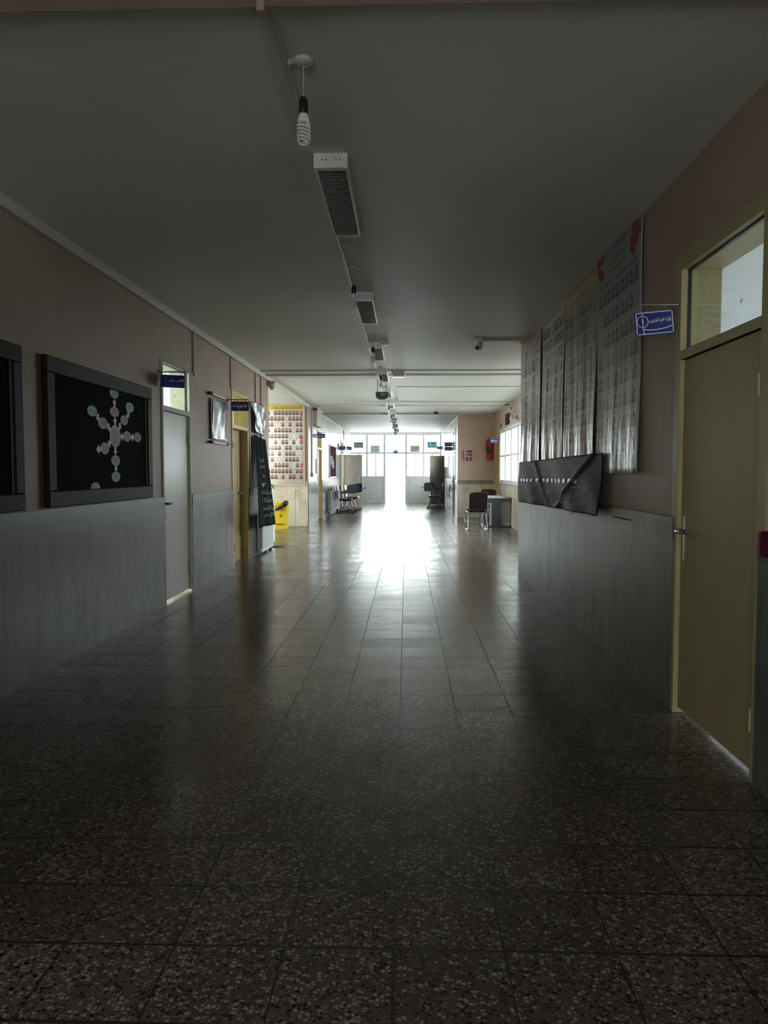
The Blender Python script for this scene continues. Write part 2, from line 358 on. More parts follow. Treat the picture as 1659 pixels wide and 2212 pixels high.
# ------------------------------------------------------------------ mesh helper
class MB:
    def __init__(s, *mats):
        s.v = []; s.f = []; s.m = []; s.sm = []; s.uv = {}; s.mats = list(mats)
    def mi(s, mat):
        if mat is None: return 0
        if mat not in s.mats: s.mats.append(mat)
        return s.mats.index(mat)
    def add(s, vs, fs, mat=None, smooth=False, T=None):
        k = len(s.v)
        s.v += [tuple(T @ Vector(p)) if T else tuple(p) for p in vs]
        i = s.mi(mat)
        for f in fs: s.f.append([k + j for j in f]); s.m.append(i); s.sm.append(smooth)
        return s
    def box(s, x0, x1, y0, y1, z0, z1, mat=None, T=None, bev=0.):
        x0, x1 = sorted((x0, x1)); y0, y1 = sorted((y0, y1)); z0, z1 = sorted((z0, z1))
        if bev <= 0:
            vs = [(x, y, z) for z in (z0, z1) for x, y in ((x0, y0), (x1, y0), (x1, y1), (x0, y1))]
            return s.add(vs, [(3, 2, 1, 0), (4, 5, 6, 7), (0, 1, 5, 4), (1, 2, 6, 5), (2, 3, 7, 6), (3, 0, 4, 7)], mat, False, T)
        b = min(bev, (x1-x0)*.49, (y1-y0)*.49, (z1-z0)*.49)
        vs = []
        for z, i in ((z0, b), (z0+b, 0), (z1-b, 0), (z1, b)):
            for (x, y) in ((x0+b, y0+i), (x1-b, y0+i), (x1-i, y0+b), (x1-i, y1-b), (x1-b, y1-i), (x0+b, y1-i), (x0+i, y1-b), (x0+i, y0+b)):
                vs.append((x, y, z))
        fs = [tuple(range(7, -1, -1)), tuple(range(24, 32))]
        for r in range(3):
            for k in range(8): fs.append((r*8+k, r*8+(k+1) % 8, (r+1)*8+(k+1) % 8, (r+1)*8+k))
        return s.add(vs, fs, mat, False, T)
    def tube(s, pts, r, mat=None, n=8, T=None, caps=True):
        pts = [Vector(p) for p in pts]; vs = []; fs = []
        prev = None
        for i, p in enumerate(pts):
            a = pts[max(i-1, 0)]; b = pts[min(i+1, len(pts)-1)]; t = (b - a).normalized()
            if prev is None:
                up = Vector((0, 0, 1)) if abs(t.z) < .9 else Vector((1, 0, 0)); n1 = t.cross(up).normalized()
            else:
                n1 = (prev - t * prev.dot(t)).normalized()
            prev = n1; n2 = t.cross(n1)
            rr = r[i] if isinstance(r, (list, tuple)) else r
            for k in range(n):
                a_ = 2*PI*k/n; vs.append(p + n1*math.cos(a_)*rr + n2*math.sin(a_)*rr)
        for i in range(len(pts)-1):
            for k in range(n): fs.append((i*n+k, i*n+(k+1) % n, (i+1)*n+(k+1) % n, (i+1)*n+k))
        s.add(vs, fs, mat, True, T)
        if caps:
            s.add(vs[:n], [tuple(range(n))], mat, False, T); s.add(vs[-n:], [tuple(range(n-1, -1, -1))], mat, False, T)
        return s
    def lathe(s, prof, c=(0, 0, 0), mat=None, n=20, T=None, ax='z'):
        vs = []; fs = []
        for (r, h) in prof:
            for k in range(n):
                a = 2*PI*k/n; q = (r*math.cos(a), r*math.sin(a), h)
                if ax == 'y': q = (q[0], h, q[1])
                if ax == 'x': q = (h, q[0], q[1])
                vs.append((c[0]+q[0], c[1]+q[1], c[2]+q[2]))
        for i in range(len(prof)-1):
            for k in range(n): fs.append((i*n+k, i*n+(k+1) % n, (i+1)*n+(k+1) % n, (i+1)*n+k))
        return s.add(vs, fs, mat, True, T)
    def poly(s, pts, mat=None, T=None): return s.add(pts, [tuple(range(len(pts)))], mat, False, T)
    def prism(s, pts, d, mat=None, T=None):
        """closed outline pts (3-D, planar) extruded by vector d"""
        n = len(pts); d = Vector(d); q = [Vector(p) for p in pts]; r = [p + d for p in q]
        s.add(q + r, [tuple(range(n)), tuple(range(2*n-1, n-1, -1))] + [(i, (i+1) % n, n+(i+1) % n, n+i) for i in range(n)], mat, False, T)
        return s
    def build(s, name, parent=None, origin=None, label=None, cat=None, group=None, kind=None, fix=True):
        me = bpy.data.meshes.new(name)
        if parent is not None:
            o0 = origin if origin is not None else Vector((0, 0, 0))
            pw = parent_world(parent); off = pw + Vector(o0)
            verts = [(Vector(p) - pw) for p in s.v] if origin is None else [(Vector(p) - off) for p in s.v]
        else:
            if origin is None:
                xs = [p[0] for p in s.v]; ys = [p[1] for p in s.v]; zs = [p[2] for p in s.v]
                origin = ((min(xs)+max(xs))/2, (min(ys)+max(ys))/2, min(zs))
            verts = [Vector(p) - Vector(origin) for p in s.v]
        me.from_pydata([tuple(p) for p in verts], [], s.f)
        for m in s.mats: me.materials.append(m)
        for p, i, sm in zip(me.polygons, s.m, s.sm): p.material_index = i; p.use_smooth = sm
        if s.uv:
            lay = me.uv_layers.new(name='UVMap')
            for lp in me.loops: lay.data[lp.index].uv = s.uv.get(lp.vertex_index, (0, 0))
        if fix:
            import bmesh
            bm = bmesh.new(); bm.from_mesh(me); bmesh.ops.recalc_face_normals(bm, faces=bm.faces); bm.to_mesh(me); bm.free()
        o = bpy.data.objects.new(name, me); C.objects.link(o)
        if parent is not None:
            o.parent = parent; o.location = (0, 0, 0) if s is None or origin is None else origin
        else: o.location = origin
        tag(o, label, cat, group, kind)
        return o
def parent_world(p):
    v = Vector(p.location)
    while p.parent: p = p.parent; v += Vector(p.location)
    return v
def tag(o, label=None, cat=None, group=None, kind=None):
    if label: o['label'] = label
    if cat: o['category'] = cat
    if group: o['group'] = group
    if kind: o['kind'] = kind
    return o
def thing(name, loc, label, cat, group=None, kind=None):
    o = bpy.data.objects.new(name, None); C.objects.link(o); o.location = loc; o.empty_display_size = .1
    return tag(o, label, cat, group, kind)
def struct(mb, name, parent=None): return mb.build(name, parent, kind='structure')
def copy_tree(o, parent=None):
    c = o.copy(); C.objects.link(c)
    if parent: c.parent = parent
    for ch in [x for x in bpy.data.objects if x.parent == o]: copy_tree(ch, c)
    return c

# ---- Persian lettering: join the letters by hand, right to left
FORMS = {'ا': (0xFE8D, 0xFE8E), 'آ': (0xFE81, 0xFE82), 'ب': (0xFE8F,)*1 + (0xFE90, 0xFE91, 0xFE92), 'پ': (0xFB56, 0xFB57, 0xFB58, 0xFB59),
 'ت': (0xFE95, 0xFE96, 0xFE97, 0xFE98), 'ج': (0xFE9D, 0xFE9E, 0xFE9F, 0xFEA0), 'ح': (0xFEA1, 0xFEA2, 0xFEA3, 0xFEA4), 'خ': (0xFEA5, 0xFEA6, 0xFEA7, 0xFEA8),
 'د': (0xFEA9, 0xFEAA), 'ر': (0xFEAD, 0xFEAE), 'ز': (0xFEAF, 0xFEB0), 'س': (0xFEB1, 0xFEB2, 0xFEB3, 0xFEB4), 'ش': (0xFEB5, 0xFEB6, 0xFEB7, 0xFEB8),
 'ع': (0xFEC9, 0xFECA, 0xFECB, 0xFECC), 'ف': (0xFED1, 0xFED2, 0xFED3, 0xFED4), 'ک': (0xFB8E, 0xFB8F, 0xFB90, 0xFB91), 'ل': (0xFEDD, 0xFEDE, 0xFEDF, 0xFEE0),
 'م': (0xFEE1, 0xFEE2, 0xFEE3, 0xFEE4), 'ن': (0xFEE5, 0xFEE6, 0xFEE7, 0xFEE8), 'و': (0xFEED, 0xFEEE), 'ه': (0xFEE9, 0xFEEA, 0xFEEB, 0xFEEC),
 'ی': (0xFBFC, 0xFBFD, 0xFBFE, 0xFBFF), 'گ': (0xFB92, 0xFB93, 0xFB94, 0xFB95), 'ط': (0xFEC1, 0xFEC2, 0xFEC3, 0xFEC4)}
def persian(t):
    out = []
    for i, ch in enumerate(t):
        if ch not in FORMS: out.append(ch); continue
        f = FORMS[ch]
        pv = i > 0 and t[i-1] in FORMS and len(FORMS[t[i-1]]) == 4
        nx = i+1 < len(t) and t[i+1] in FORMS and len(f) == 4
        out.append(chr(f[3] if pv and nx else f[2] if nx else f[1] if pv else f[0]))
    res = []; run = ''
    for ch in out:                                   # digits keep their left-to-right order
        if '\u06f0' <= ch <= '\u06f9': run += ch
        else:
            if run: res.append(run); run = ''
            res.append(ch)
    if run: res.append(run)
    return ''.join(reversed(res))
TXT = {}
def textgeo(t):
    if t not in TXT:
        c = bpy.data.curves.new('lettering', 'FONT'); c.body = persian(t); c.size = 1; c.resolution_u = 3; c.offset = .012
        o = bpy.data.objects.new('lettering', c); C.objects.link(o)
        me = o.to_mesh(); vs = [tuple(v.co) for v in me.vertices]; fs = [tuple(p.vertices) for p in me.polygons]
        o.to_mesh_clear(); bpy.data.objects.remove(o); bpy.data.curves.remove(c)
        x0 = min(v[0] for v in vs); x1 = max(v[0] for v in vs); y0 = min(v[1] for v in vs); y1 = max(v[1] for v in vs)
        TXT[t] = ([((v[0]-x0)/(x1-x0), (v[1]-y0)/(y1-y0)) for v in vs], fs, (x1-x0)/(y1-y0))
    return TXT[t]
def text(mb, t, fn, u0, v0, w=None, h=None, mat=None):
    """letters on a surface: fn(u, v) -> point; from (u0, v0) w wide and h tall"""
    vs, fs, asp = textgeo(t)
    if w is None: w = h*asp
    if h is None: h = w/asp
    mb.add([fn(u0 + a*w, v0 + b*h) for a, b in vs], fs, mat)

# ------------------------------------------------------------------ the setting
# floor and ceiling
struct(MB(M['floor']).box(-6.2, 2.9, -6.5, YE+.1, -.12, 0), 'floor')
mb = MB(M['roomfloor']); mb.box(XR+.2, 8, -.5, 10.05, -.1, -.002); mb.box(-8.4, -6.2, -6.5, YE+.1, -.1, -.002); mb.box(2.9, 8, 10.05, YE+.1, -.4, -.13)
struct(mb, 'floor')
struct(MB(M['ceil']).box(-6.3, 3.1, -6.6, YE+.2, H, H+.25), 'ceiling')
mb = MB(M['roomceil'])
mb.box(XR+.21, 7.9, -.5, 10.04, H-.012, H-.002); mb.box(-8.3, XL-.21, -3.6, 13.3, H-.012, H-.002); mb.box(-8.3, XL-.21, 19, YE, H-.012, H-.002)
mb.box(3.1, 8.1, -.6, 10.2, H, H+.25); mb.box(-8.5, -6.3, -6.6, YE+.2, H, H+.25)
struct(mb, 'ceiling')

def wall_x(name, xa, xb, y0, y1, ops, mat, z1=H):
    """wall running along Y, between xa and xb, with openings (ya, yb, za, zb)"""
    mb = MB(mat); y = y0
    for (a, b, za, zb) in sorted(ops):
        if a > y: mb.box(xa, xb, y, a, 0, z1)
        if za > 0: mb.box(xa, xb, a, b, 0, za)
        if zb < z1: mb.box(xa, xb, a, b, zb, z1)
        y = b
    if y < y1: mb.box(xa, xb, y, y1, 0, z1)
    return struct(mb, name)
def wall_y(name, ya, yb, x0, x1, ops, mat, z1=H):
    mb = MB(mat); x = x0
    for (a, b, za, zb) in sorted(ops):
        if a > x: mb.box(x, a, ya, yb, 0, z1)
        if za > 0: mb.box(a, b, ya, yb, 0, za)
        if zb < z1: mb.box(a, b, ya, yb, zb, z1)
        x = b
    if x < x1: mb.box(x, x1, ya, yb, 0, z1)
    return struct(mb, name)

TW = .20
D1 = (7.56, 8.56, 0, 2.56); D2 = (10.62, 11.70, 0, 2.56); D3 = (20.9, 21.95, 0, 2.56); D4 = (28.4, 29.5, 0, 2.56)
DR = (3.29, 4.33, 0, 2.57); DR2 = (23.7, 24.9, 0, 2.75)
YC = 13.5      # left wall ends, recess begins
YPST = 18.85   # poster wall
YRC = 10.25    # right wall ends, lobby begins
YPK = 22.55    # pink wall
XLB = 2.65
wall_x('wall_left', XL-TW, XL, -6.4, YC, [(.2, 1.0, 0, 2.5), D1, D2], M['wall'])
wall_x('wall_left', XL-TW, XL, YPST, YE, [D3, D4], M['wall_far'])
wall_y('wall_left', YPST, YPST+.2, -6.2, XL-TW, [], M['wall_lit'])
wall_y('wall_left', YC-.2, YC, -8.2, XL-TW, [], M['cream'])
wall_x('wall_left', -6.2, -6.0, YC, YPST, [(14.0, 18.5, .5, 2.95)], M['cream'])
wall_x('wall_left', -5.7, -5.5, -3.6, YC-.2, [(-3.1, 9.1, .5, 2.98), (9.9, 13.1, .5, 2.98)], M['classwhite'])
wall_y('wall_left', -3.8, -3.6, -5.7, XL-TW, [], M['classwhite'])
wall_y('wall_left', 9.5, 9.6, -5.5, XL-TW, [], M['classwhite'])
wall_y('wall_left', 9.6, 9.7, -5.5, XL-TW, [], M['cream'])
wall_x('wall_left', -8.3, -8.1, YPST+.2, YE, [(21.5, 29.5, .9, 2.75)], M['cream'])
wall_y('wall_left', YE, YE+.15, -8.3, XL-TW, [], M['cream'])
wall_x('wall_right', XR, XR+TW, -6.4, YRC, [DR], M['wall'])
wall_y('wall_right', YRC-.2, YRC, XR+TW, XLB+.2, [], M['wall'])
wall_y('wall_right', 10.0, 10.05, XLB+.2, 7.7, [], M['classwhite'])
wall_x('wall_right', 7.7, 7.9, -.6, 10.05, [(2.2, 8.2, .55, 2.0)], M['classwhite'])
wall_y('wall_right', -.6, -.4, XR+TW, 7.9, [], M['classwhite'])
wall_x('wall_right', XLB, XLB+.2, YRC, YPK+.2, [(12.0, 21.15, 1.06, 2.56), (21.35, 22.35, 0, 2.5)], M['wall_lit'])
wall_y('wall_right', YPK, YPK+.2, XR, XLB, [], M['wall_lit'])
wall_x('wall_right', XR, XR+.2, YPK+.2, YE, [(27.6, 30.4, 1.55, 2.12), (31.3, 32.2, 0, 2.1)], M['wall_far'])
wall_y('wall_back', -6.6, -6.4, XL-TW, XR+TW, [(-2.4, -.1, .03, 2.3)], M['wall'])
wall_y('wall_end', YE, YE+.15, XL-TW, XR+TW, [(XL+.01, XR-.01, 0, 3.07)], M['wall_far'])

# marble dado: slabs below, a narrow band on top, on every corridor wall
DZ = 1.135
def dado(segs, axis, const, sgn, slab, band, th=.018):
    for (a, b) in segs:
        mb = MB(slab); mb2 = MB(band)
        c0, c1 = const, const + sgn*th
        if axis == 'x':
            mb.box(c0, c1, a, b, 0, DZ-.13); mb2.box(c0, const + sgn*(th+.004), a, b, DZ-.13, DZ)
        else:
            mb.box(a, b, c0, c1, 0, DZ-.13); mb2.box(a, b, c0, const + sgn*(th+.004), DZ-.13, DZ)
        struct(mb, 'trim_1'); struct(mb2, 'trim_2')
dado([(-6.4, .2), (1.0, D1[0]-.01), (D1[1]+.01, D2[0]-.01), (D2[1]+.01, YC-.0)], 'x', XL, 1, M['marble'], M['marble_band'])
dado([(YPST, D3[0]), (D3[1], D4[0]), (D4[1], YE)], 'x', XL, 1, M['marble'], M['marble_band'])
dado([(-6.4, DR[0]-.0), (DR[1]+.0, YRC)], 'x', XR, -1, M['marble'], M['marble_band'])
dado([(YPK, DR2[0]), (DR2[1], YE)], 'x', XR, -1, M['marble'], M['marble_band'])
dado([(-6.0, XL)], 'y', YPST, -1, M['marble_warm'], M['marble_warm'])
dado([(XR, XLB)], 'y', YPK, -1, M['marble_warm'], M['marble_band_warm'])
struct(MB(M['marble_warm']).box(XLB-.018, XLB, YRC, 21.3, 0, 1.05), 'trim_1')

# beams and ceiling joints across the corridor
mb = MB(M['wall_lit']); mb.box(XL, XR, 2.0, 2.740, H-.035, H); struct(mb, 'trim_3')
# trunking along the left wall/ceiling corner, carried on across the recess
struct(MB(M['offwhite']).box(XL, XL+.045, -6.4, YPST, H-.075, H-.0, bev=.006), 'trim_4')
struct(MB(M['offwhite']).box(XL, XL+.03, YPST+.02, YE, H-.04, H, bev=.004), 'trim_4')
struct(MB(M['offwhite']).box(XR-.03, XR, YPK+.02, YE, H-.04, H, bev=.004), 'trim_4')
struct(MB(M['offwhite']).box(XLB-.03, XLB, YRC, YPK, H-.04, H, bev=.004), 'trim_4')
struct(MB(M['frame_cream']).box(XR-.02, XR+.005, YPK-.02, YPK+.03, 0, H), 'trim_5')
struct(MB(M['wall']).box(XL-.01, XL+.02, YPST-.03, YPST+.03, DZ, H), 'trim_5')
# thin conduits stuck to the ceiling across the corridor
def across(py, x0, x1, wd=.035, dp=.022, mat='offwhite'):
    y = pZ(860, py, H)[1]
    struct(MB(M[mat]).box(x0, x1, y-wd/2, y+wd/2, H-dp, H), 'trim_6')
across(799, XL, XLB); across(808, XL, XLB, .05, .03); across(867, XL, XLB, .05, .035); across(875.5, XL, XLB, .05, .03); across(893, XL, XR, .04, .03, 'brown_trunk')
across(835, -.2, XLB, .02, .012, 'brown_trunk'); 

# ---- outside the far door: paving, steps, low wall and railing
struct(MB(M['concrete']).box(-30, 30, YE+.15, 75, -.2, -.03), 'floor')
st = thing('courtyard_steps', (-.3, 42, -.03), 'pale stone steps across the courtyard beyond the far doorway', 'steps')
for i in range(3): MB(M['concrete']).box(-2.4, 1.6, 42+.32*i, 42.32+.32*i, -.03, .12+.14*i).build('step', st)
rl = thing('courtyard_railing', (.3, 50, -.03), 'white railing on a low wall in the courtyard beyond the doorway', 'railing')
MB(M['white']).box(-1.0, 3, 50, 50.2, -.03, .55).build('low_wall', rl)
for i in range(14): MB(M['alu']).tube([(-.9+.28*i, 50.1, .55), (-.9+.28*i, 50.1, .95)], .018).build('baluster', rl)
MB(M['alu']).tube([(-1.0, 50.1, .96), (3, 50.1, .96)], .025).build('handrail', rl)

# ------------------------------------------------------------------ doors
def door(n, X, s, Y0, Y1, zl, zt, framem, leafm, label, handle_y=None, hinge_y=None, recess=.02, gap=.02, glassm='glass', handlem='steel',
         open_leaf=False, arch=.05, surface=False, beadm='black', hz=1.06, depth=TW, facem=None):
    """a corridor door with a glazed light above; s = +1 where the corridor lies towards +X"""
    d = thing('door_%d' % n, (X, (Y0+Y1)/2, 0), label, 'door', None, 'structure')
    fr = MB(M[framem]); t = .035; xo = X + s*.012; xi = X - s*(depth + .01) if not surface else X - s*.0
    fr.box(xi, xo, Y0, Y0+t, 0, zt); fr.box(xi, xo, Y1-t, Y1, 0, zt); fr.box(xi, xo, Y0+t, Y1-t, zt-t, zt)
    fr.box(X - s*(recess+.05 if not surface else 0), xo - s*.004, Y0+t, Y1-t, zl, zl+.05)
    if arch:
        fr0 = fr
        if facem: fr = MB(M[facem])
        fr.box(X, xo+s*.004, Y0-arch, Y0, 0, zt+arch); fr.box(X, xo+s*.004, Y1, Y1+arch, 0, zt+arch); fr.box(X, xo+s*.004, Y0, Y1, zt, zt+arch)
        if facem: fr.build('architrave', d)
        fr = fr0
    if facem:
        fa = MB(M[facem]); x0f, x1f = xo, xo+s*.004
        fa.box(x0f, x1f, Y0, Y0+t, 0, zt); fa.box(x0f, x1f, Y1-t, Y1, 0, zt); fa.box(x0f, x1f, Y0+t, Y1-t, zt-t, zt); fa.box(X-s*(recess), x1f, Y0+t, Y1-t, zl, zl+.05); fa.build('frame_face', d)
    fr.build('door_frame', d)
    xg = X - s*(recess + .018) if not surface else X + s*.003
    MB(M[glassm]).box(xg, xg-s*.004, Y0+t+.008, Y1-t-.008, zl+.058, zt-t-.008).build('transom_pane', d)
    if beadm:
        b = MB(M[beadm]); w_ = .009; xb0, xb1 = xg+s*.008, xg-s*.010
        b.box(xb0, xb1, Y0+t, Y0+t+w_, zl+.05, zt-t); b.box(xb0, xb1, Y1-t-w_, Y1-t, zl+.05, zt-t)
        b.box(xb0, xb1, Y0+t+w_, Y1-t-w_, zl+.05, zl+.05+w_); b.box(xb0, xb1, Y0+t+w_, Y1-t-w_, zt-t-w_, zt-t); b.build('glazing_bead', d)
    if not open_leaf:
        lf = MB(M[leafm]); x1 = X - s*recess if not surface else X + s*.010
        lf.box(x1, x1 - s*(.04 if not surface else .01), Y0+t+.003, Y1-t-.003, gap, zl-.003, bev=.002)
        L = lf.build('door_leaf', d)
        if handle_y:
            e = 1 if handle_y < (Y0+Y1)/2 else -1
            h = MB(M[handlem]); h.box(x1, x1+s*.009, handle_y-.02, handle_y+.02, hz-.17, hz+.09, bev=.003)
            h.lathe([(.013, 0), (.013, .05)], (x1, handle_y, hz), ax='x') if s > 0 else h.lathe([(.013, -.05), (.013, 0)], (x1, handle_y, hz), ax='x')
            h.tube([(x1+s*.045, handle_y-e*.012, hz), (x1+s*.052, handle_y+e*.02, hz+.002), (x1+s*.052, handle_y+e*.09, hz+.004), (x1+s*.044, handle_y+e*.125, hz-.004)], [.013, .013, .011, .009], n=10)
            h.build('door_handle', L)
        if hinge_y:
            for z in (.28, 1.78):
                hg = MB(M[framem]); hg.lathe([(.009, -.05), (.009, -.001), (.0095, 0), (.009, .001), (.009, .05)], (X+s*.012, hinge_y, z), n=10)
                hg.box(X+s*.0, X+s*.010, hinge_y-.018, hinge_y+.018, z-.045, z+.045); hg.build('hinge', L)
    return d
door(1, XL, 1, D1[0], D1[1], 2.03, 2.56, 'frame_cream', 'greydoor', 'grey gloss classroom door on the left, light showing under it, beside the blackboard', D1[0]+.10, D1[1]-.045, .012, .036, 'glass', 'black', arch=0, facem='wood_dull')
d9 = thing('door_9', (XL, .6, 0), 'unseen open doorway on the left, added to light the near corridor', 'door', None, 'structure')  # out-of-view doorway added as fill for the near walls and ceiling
MB(M['frame_cream']).box(XL-.21, XL+.01, .2, .235, 0, 2.5).box(XL-.21, XL+.01, .965, 1.0, 0, 2.5).box(XL-.21, XL+.01, .235, .965, 2.465, 2.5).build('door_frame', d9)  # frame of the added unseen doorway
door(2, XL, 1, D2[0], D2[1], 2.03, 2.56, 'yellow', 'browndoor', 'deep set ochre door on the left with yellow lit pane above, before the black cloth', D2[1]-.12, D2[0]+.045, .11, .022, 'glass', 'steel', arch=0, beadm=None)
door(3, XR, -1, DR[0], DR[1], 2.03, 2.57, 'frame_ochre', 'olive', 'khaki classroom door on the right with chrome lever handle and pale pane above', 4.225, DR[0]+.043, .012, .032, 'glass_dirty', 'steel', arch=.045, hz=1.06, facem='frame_dull')
door(4, XL, 1, D3[0], D3[1], 2.03, 2.56, 'yellow', 'browndoor', 'ochre brown door on the far left beside the beige cabinet', None, None, .05, .01, 'glass', arch=0, beadm=None)
d5 = door(5, XL, 1, D4[0], D4[1], 2.03, 2.56, 'frame_cream', 'taupedoor', 'far left doorway with its taupe leaf swung open into the corridor', None, None, .05, .01, 'glass', open_leaf=True, arch=.05, beadm=None)
lf = MB(M['taupedoor']); lf.box(XL+.02, -1.76, D4[1]+.0, D4[1]+.04, .02, 2.06, bev=.003); lo = lf.build('door_leaf', d5)
MB(M['chrome']).box(-1.88, -1.84, D4[1]-.01, D4[1]+.0, .9, 1.18).tube([(-1.86, D4[1]-.03, 1.05), (-1.96, D4[1]-.04, 1.05)], .009).build('door_handle', lo)
door(6, XR, -1, DR2[0], DR2[1], 2.03, 2.75, 'white', 'whitedoor', 'white gloss door with dark lever handle on the far right wall', DR2[1]-.14, None, .0, .01, 'darkprint' if False else 'glass', 'black', arch=.06, surface=True)
d7 = thing('door_7', (XR, 31.75, 0), 'far right doorway with its brown leaf standing half open', 'door', None, 'structure')
fr = MB(M['frame_cream']); fr.box(XR-.015, XR+.21, 31.3, 31.335, 0, 2.1); fr.box(XR-.015, XR+.21, 32.165, 32.2, 0, 2.1); fr.box(XR-.015, XR+.21, 31.335, 32.165, 2.065, 2.1); fr.build('door_frame', d7)
T = Matrix.Translation((XR-.02, 31.30, 0)) @ Matrix.Rotation(math.radians(225), 4, 'Z')
MB(M['taupedoor']).box(0, .80, -.02, .02, .02, 2.05, T=T, bev=.003).build('door_leaf', d7)
d8 = thing('door_8', (XLB, 21.85, 0), 'mustard yellow door in the corner by the lobby windows', 'door', None, 'structure')
MB(M['yellow']).box(XLB-.015, XLB+.2, 21.35, 21.39, 0, 2.5).box(XLB-.015, XLB+.2, 22.31, 22.35, 0, 2.5).box(XLB-.015, XLB+.2, 21.39, 22.31, 2.46, 2.5).build('door_frame', d8)
MB(M['yellow']).box(XLB+.01, XLB+.05, 21.395, 22.305, .015, 2.45, bev=.003).build('door_leaf', d8)

# barred window in the far right wall
wn = thing('window_1', (XR, 29, 1.55), 'barred window high in the far right wall', 'window', None, 'structure')
MB(M['alu']).box(XR-.01, XR+.06, 27.6, 27.65, 1.55, 2.12).box(XR-.01, XR+.06, 30.35, 30.4, 1.55, 2.12).box(XR-.01, XR+.06, 27.65, 30.35, 1.55, 1.59).box(XR-.01, XR+.06, 27.65, 30.35, 2.08, 2.12).build('window_frame', wn)
MB(M['glass']).box(XR+.04, XR+.044, 27.65, 30.35, 1.59, 2.08).build('pane', wn)
for i in range(5): MB(M['alu']).box(XR, XR+.03, 28.05+.46*i, 28.09+.46*i, 1.59, 2.08).build('window_bar', wn)

# lobby windows on the right
lw = thing('window_2', (XLB, 16.6, 1.06), 'row of tall white framed lobby windows', 'window', None, 'structure')
fr = MB(M['alu']); fr.box(XLB-.01, XLB+.08, 12.0, 21.15, 1.06, 1.12); fr.box(XLB-.01, XLB+.08, 12.0, 21.15, 2.50, 2.56)
y = 12.0
ys = [12.0, 13.15, 14.3, 15.45, 16.6, 17.75, 18.9, 20.0, 21.10]
for i, y in enumerate(ys): fr.box(XLB-.012, XLB+.09, y-.0, y+.055, 1.12, 2.50)
fr.build('window_frame', lw)
for i in range(8):
    a, b = ys[i]+.055, ys[i+1]
    sf = MB(M['white']); m_ = (a+b)/2
    for (p, q) in ((a, m_), (m_, b)):
        sf.box(XLB+.01, XLB+.05, p, p+.035, 1.12, 2.50); sf.box(XLB+.01, XLB+.05, q-.035, q, 1.12, 2.50)
    sf.box(XLB+.01, XLB+.05, a+.035, b-.035, 1.12, 1.16); sf.box(XLB+.01, XLB+.05, a+.035, b-.035, 2.46, 2.50); sf.box(XLB+.01, XLB+.05, a+.035, b-.035, 1.80, 1.84)
    sf.build('sash', lw); MB(M['glass']).box(XLB+.028, XLB+.032, a+.035, b-.035, 1.16, 2.46).build('pane', lw)
MB(M['marble_band_warm']).box(XLB-.05, XLB+.02, 11.9, 21.25, 1.03, 1.06).build('window_sill', lw)

# simple windows of the recess, the classrooms and the added front at the corridor's back
def win_x(n, X, y0, y1, z0, z1, nm, label):
    t = thing('window_%d' % n, (X, (y0+y1)/2, z0), label, 'window', None, 'structure')
    f = MB(M['alu']); f.box(X-.03, X+.03, y0, y1, z0, z0+.05).box(X-.03, X+.03, y0, y1, z1-.05, z1)
    for i in range(nm+1):
        y = y0 + (y1-y0-.05)*i/nm; f.box(X-.03, X+.03, y, y+.05, z0+.05, z1-.05)
    f.build('window_frame', t); MB(M['glass']).box(X-.003, X+.003, y0+.05, y1-.05, z0+.05, z1-.05).build('pane', t)
win_x(3, -6.1, 14.0, 18.5, .5, 2.95, 4, 'window at the end of the left recess')
win_x(4, 7.8, 2.2, 8.2, .55, 2.0, 5, 'window of the right classroom')
win_x(5, -5.6, -3.1, 9.1, .5, 2.98, 10, 'window of the left classroom')
win_x(6, -5.6, 9.9, 13.1, .5, 2.98, 3, 'window of the office on the left')
win_x(7, -8.2, 21.5, 29.5, .9, 2.75, 6, 'window of the far left room')
t = thing('window_8', (-1.25, -6.5, .03), 'unseen glazed front behind the camera, added to light the near corridor', 'window', None, 'structure')  # back glazing added and sized to brighten the near ceiling and walls
MB(M['alu']).box(-2.4, -.1, -6.53, -6.47, .03, .1).box(-2.4, -.1, -6.53, -6.47, 2.25, 2.3).box(-2.4, -2.35, -6.53, -6.47, .1, 2.25).box(-.15, -.1, -6.53, -6.47, .1, 2.25).box(-1.28, -1.22, -6.53, -6.47, .1, 2.25).build('window_frame', t)  # frame of the added unseen back glazing
MB(M['glass']).box(-2.35, -.15, -6.503, -6.497, .1, 2.25).build('pane', t)

# ------------------------------------------------------------------ the glazed end of the corridor
def eX(px): return pY(px, 1000, YE)[0]
def eZ(py): return pY(860, py, YE)[1]
ge = thing('window_9', ((XL+XR)/2, YE, 0), 'grey aluminium glazed front closing the far end, its middle doorway open', 'window', None, 'structure')
f = MB(M['alu']); yf0, yf1 = YE-.02, YE+.07
cols = [(XL+.02, eX(758)), (eX(790.5), eX(795)), (eX(828), eX(833)), (eX(875), eX(879.5)), (eX(913), eX(917)), (eX(950), XR-.02)]
zt0, zt1 = eZ(981), eZ(976.5); zm0, zm1 = eZ(1033), eZ(1028)
for a, b in cols: f.box(a, b, yf0, yf1, 0, 3.065)
for i in range(5):
    a, b = cols[i][1], cols[i+1][0]
    f.box(a, b, yf0, yf1, zt0, zt1); f.box(a, b, yf0, yf1, 3.0, 3.065)
    if i != 2:
        f.box(a, b, yf0, yf1, zm0, zm1); f.box(a, b, yf0, yf1, 0, .09)
        c = (a+b)/2; f.box(c-.025, c+.025, yf0+.01, yf1-.01, zm1, zt0)
f.build('window_frame', ge)
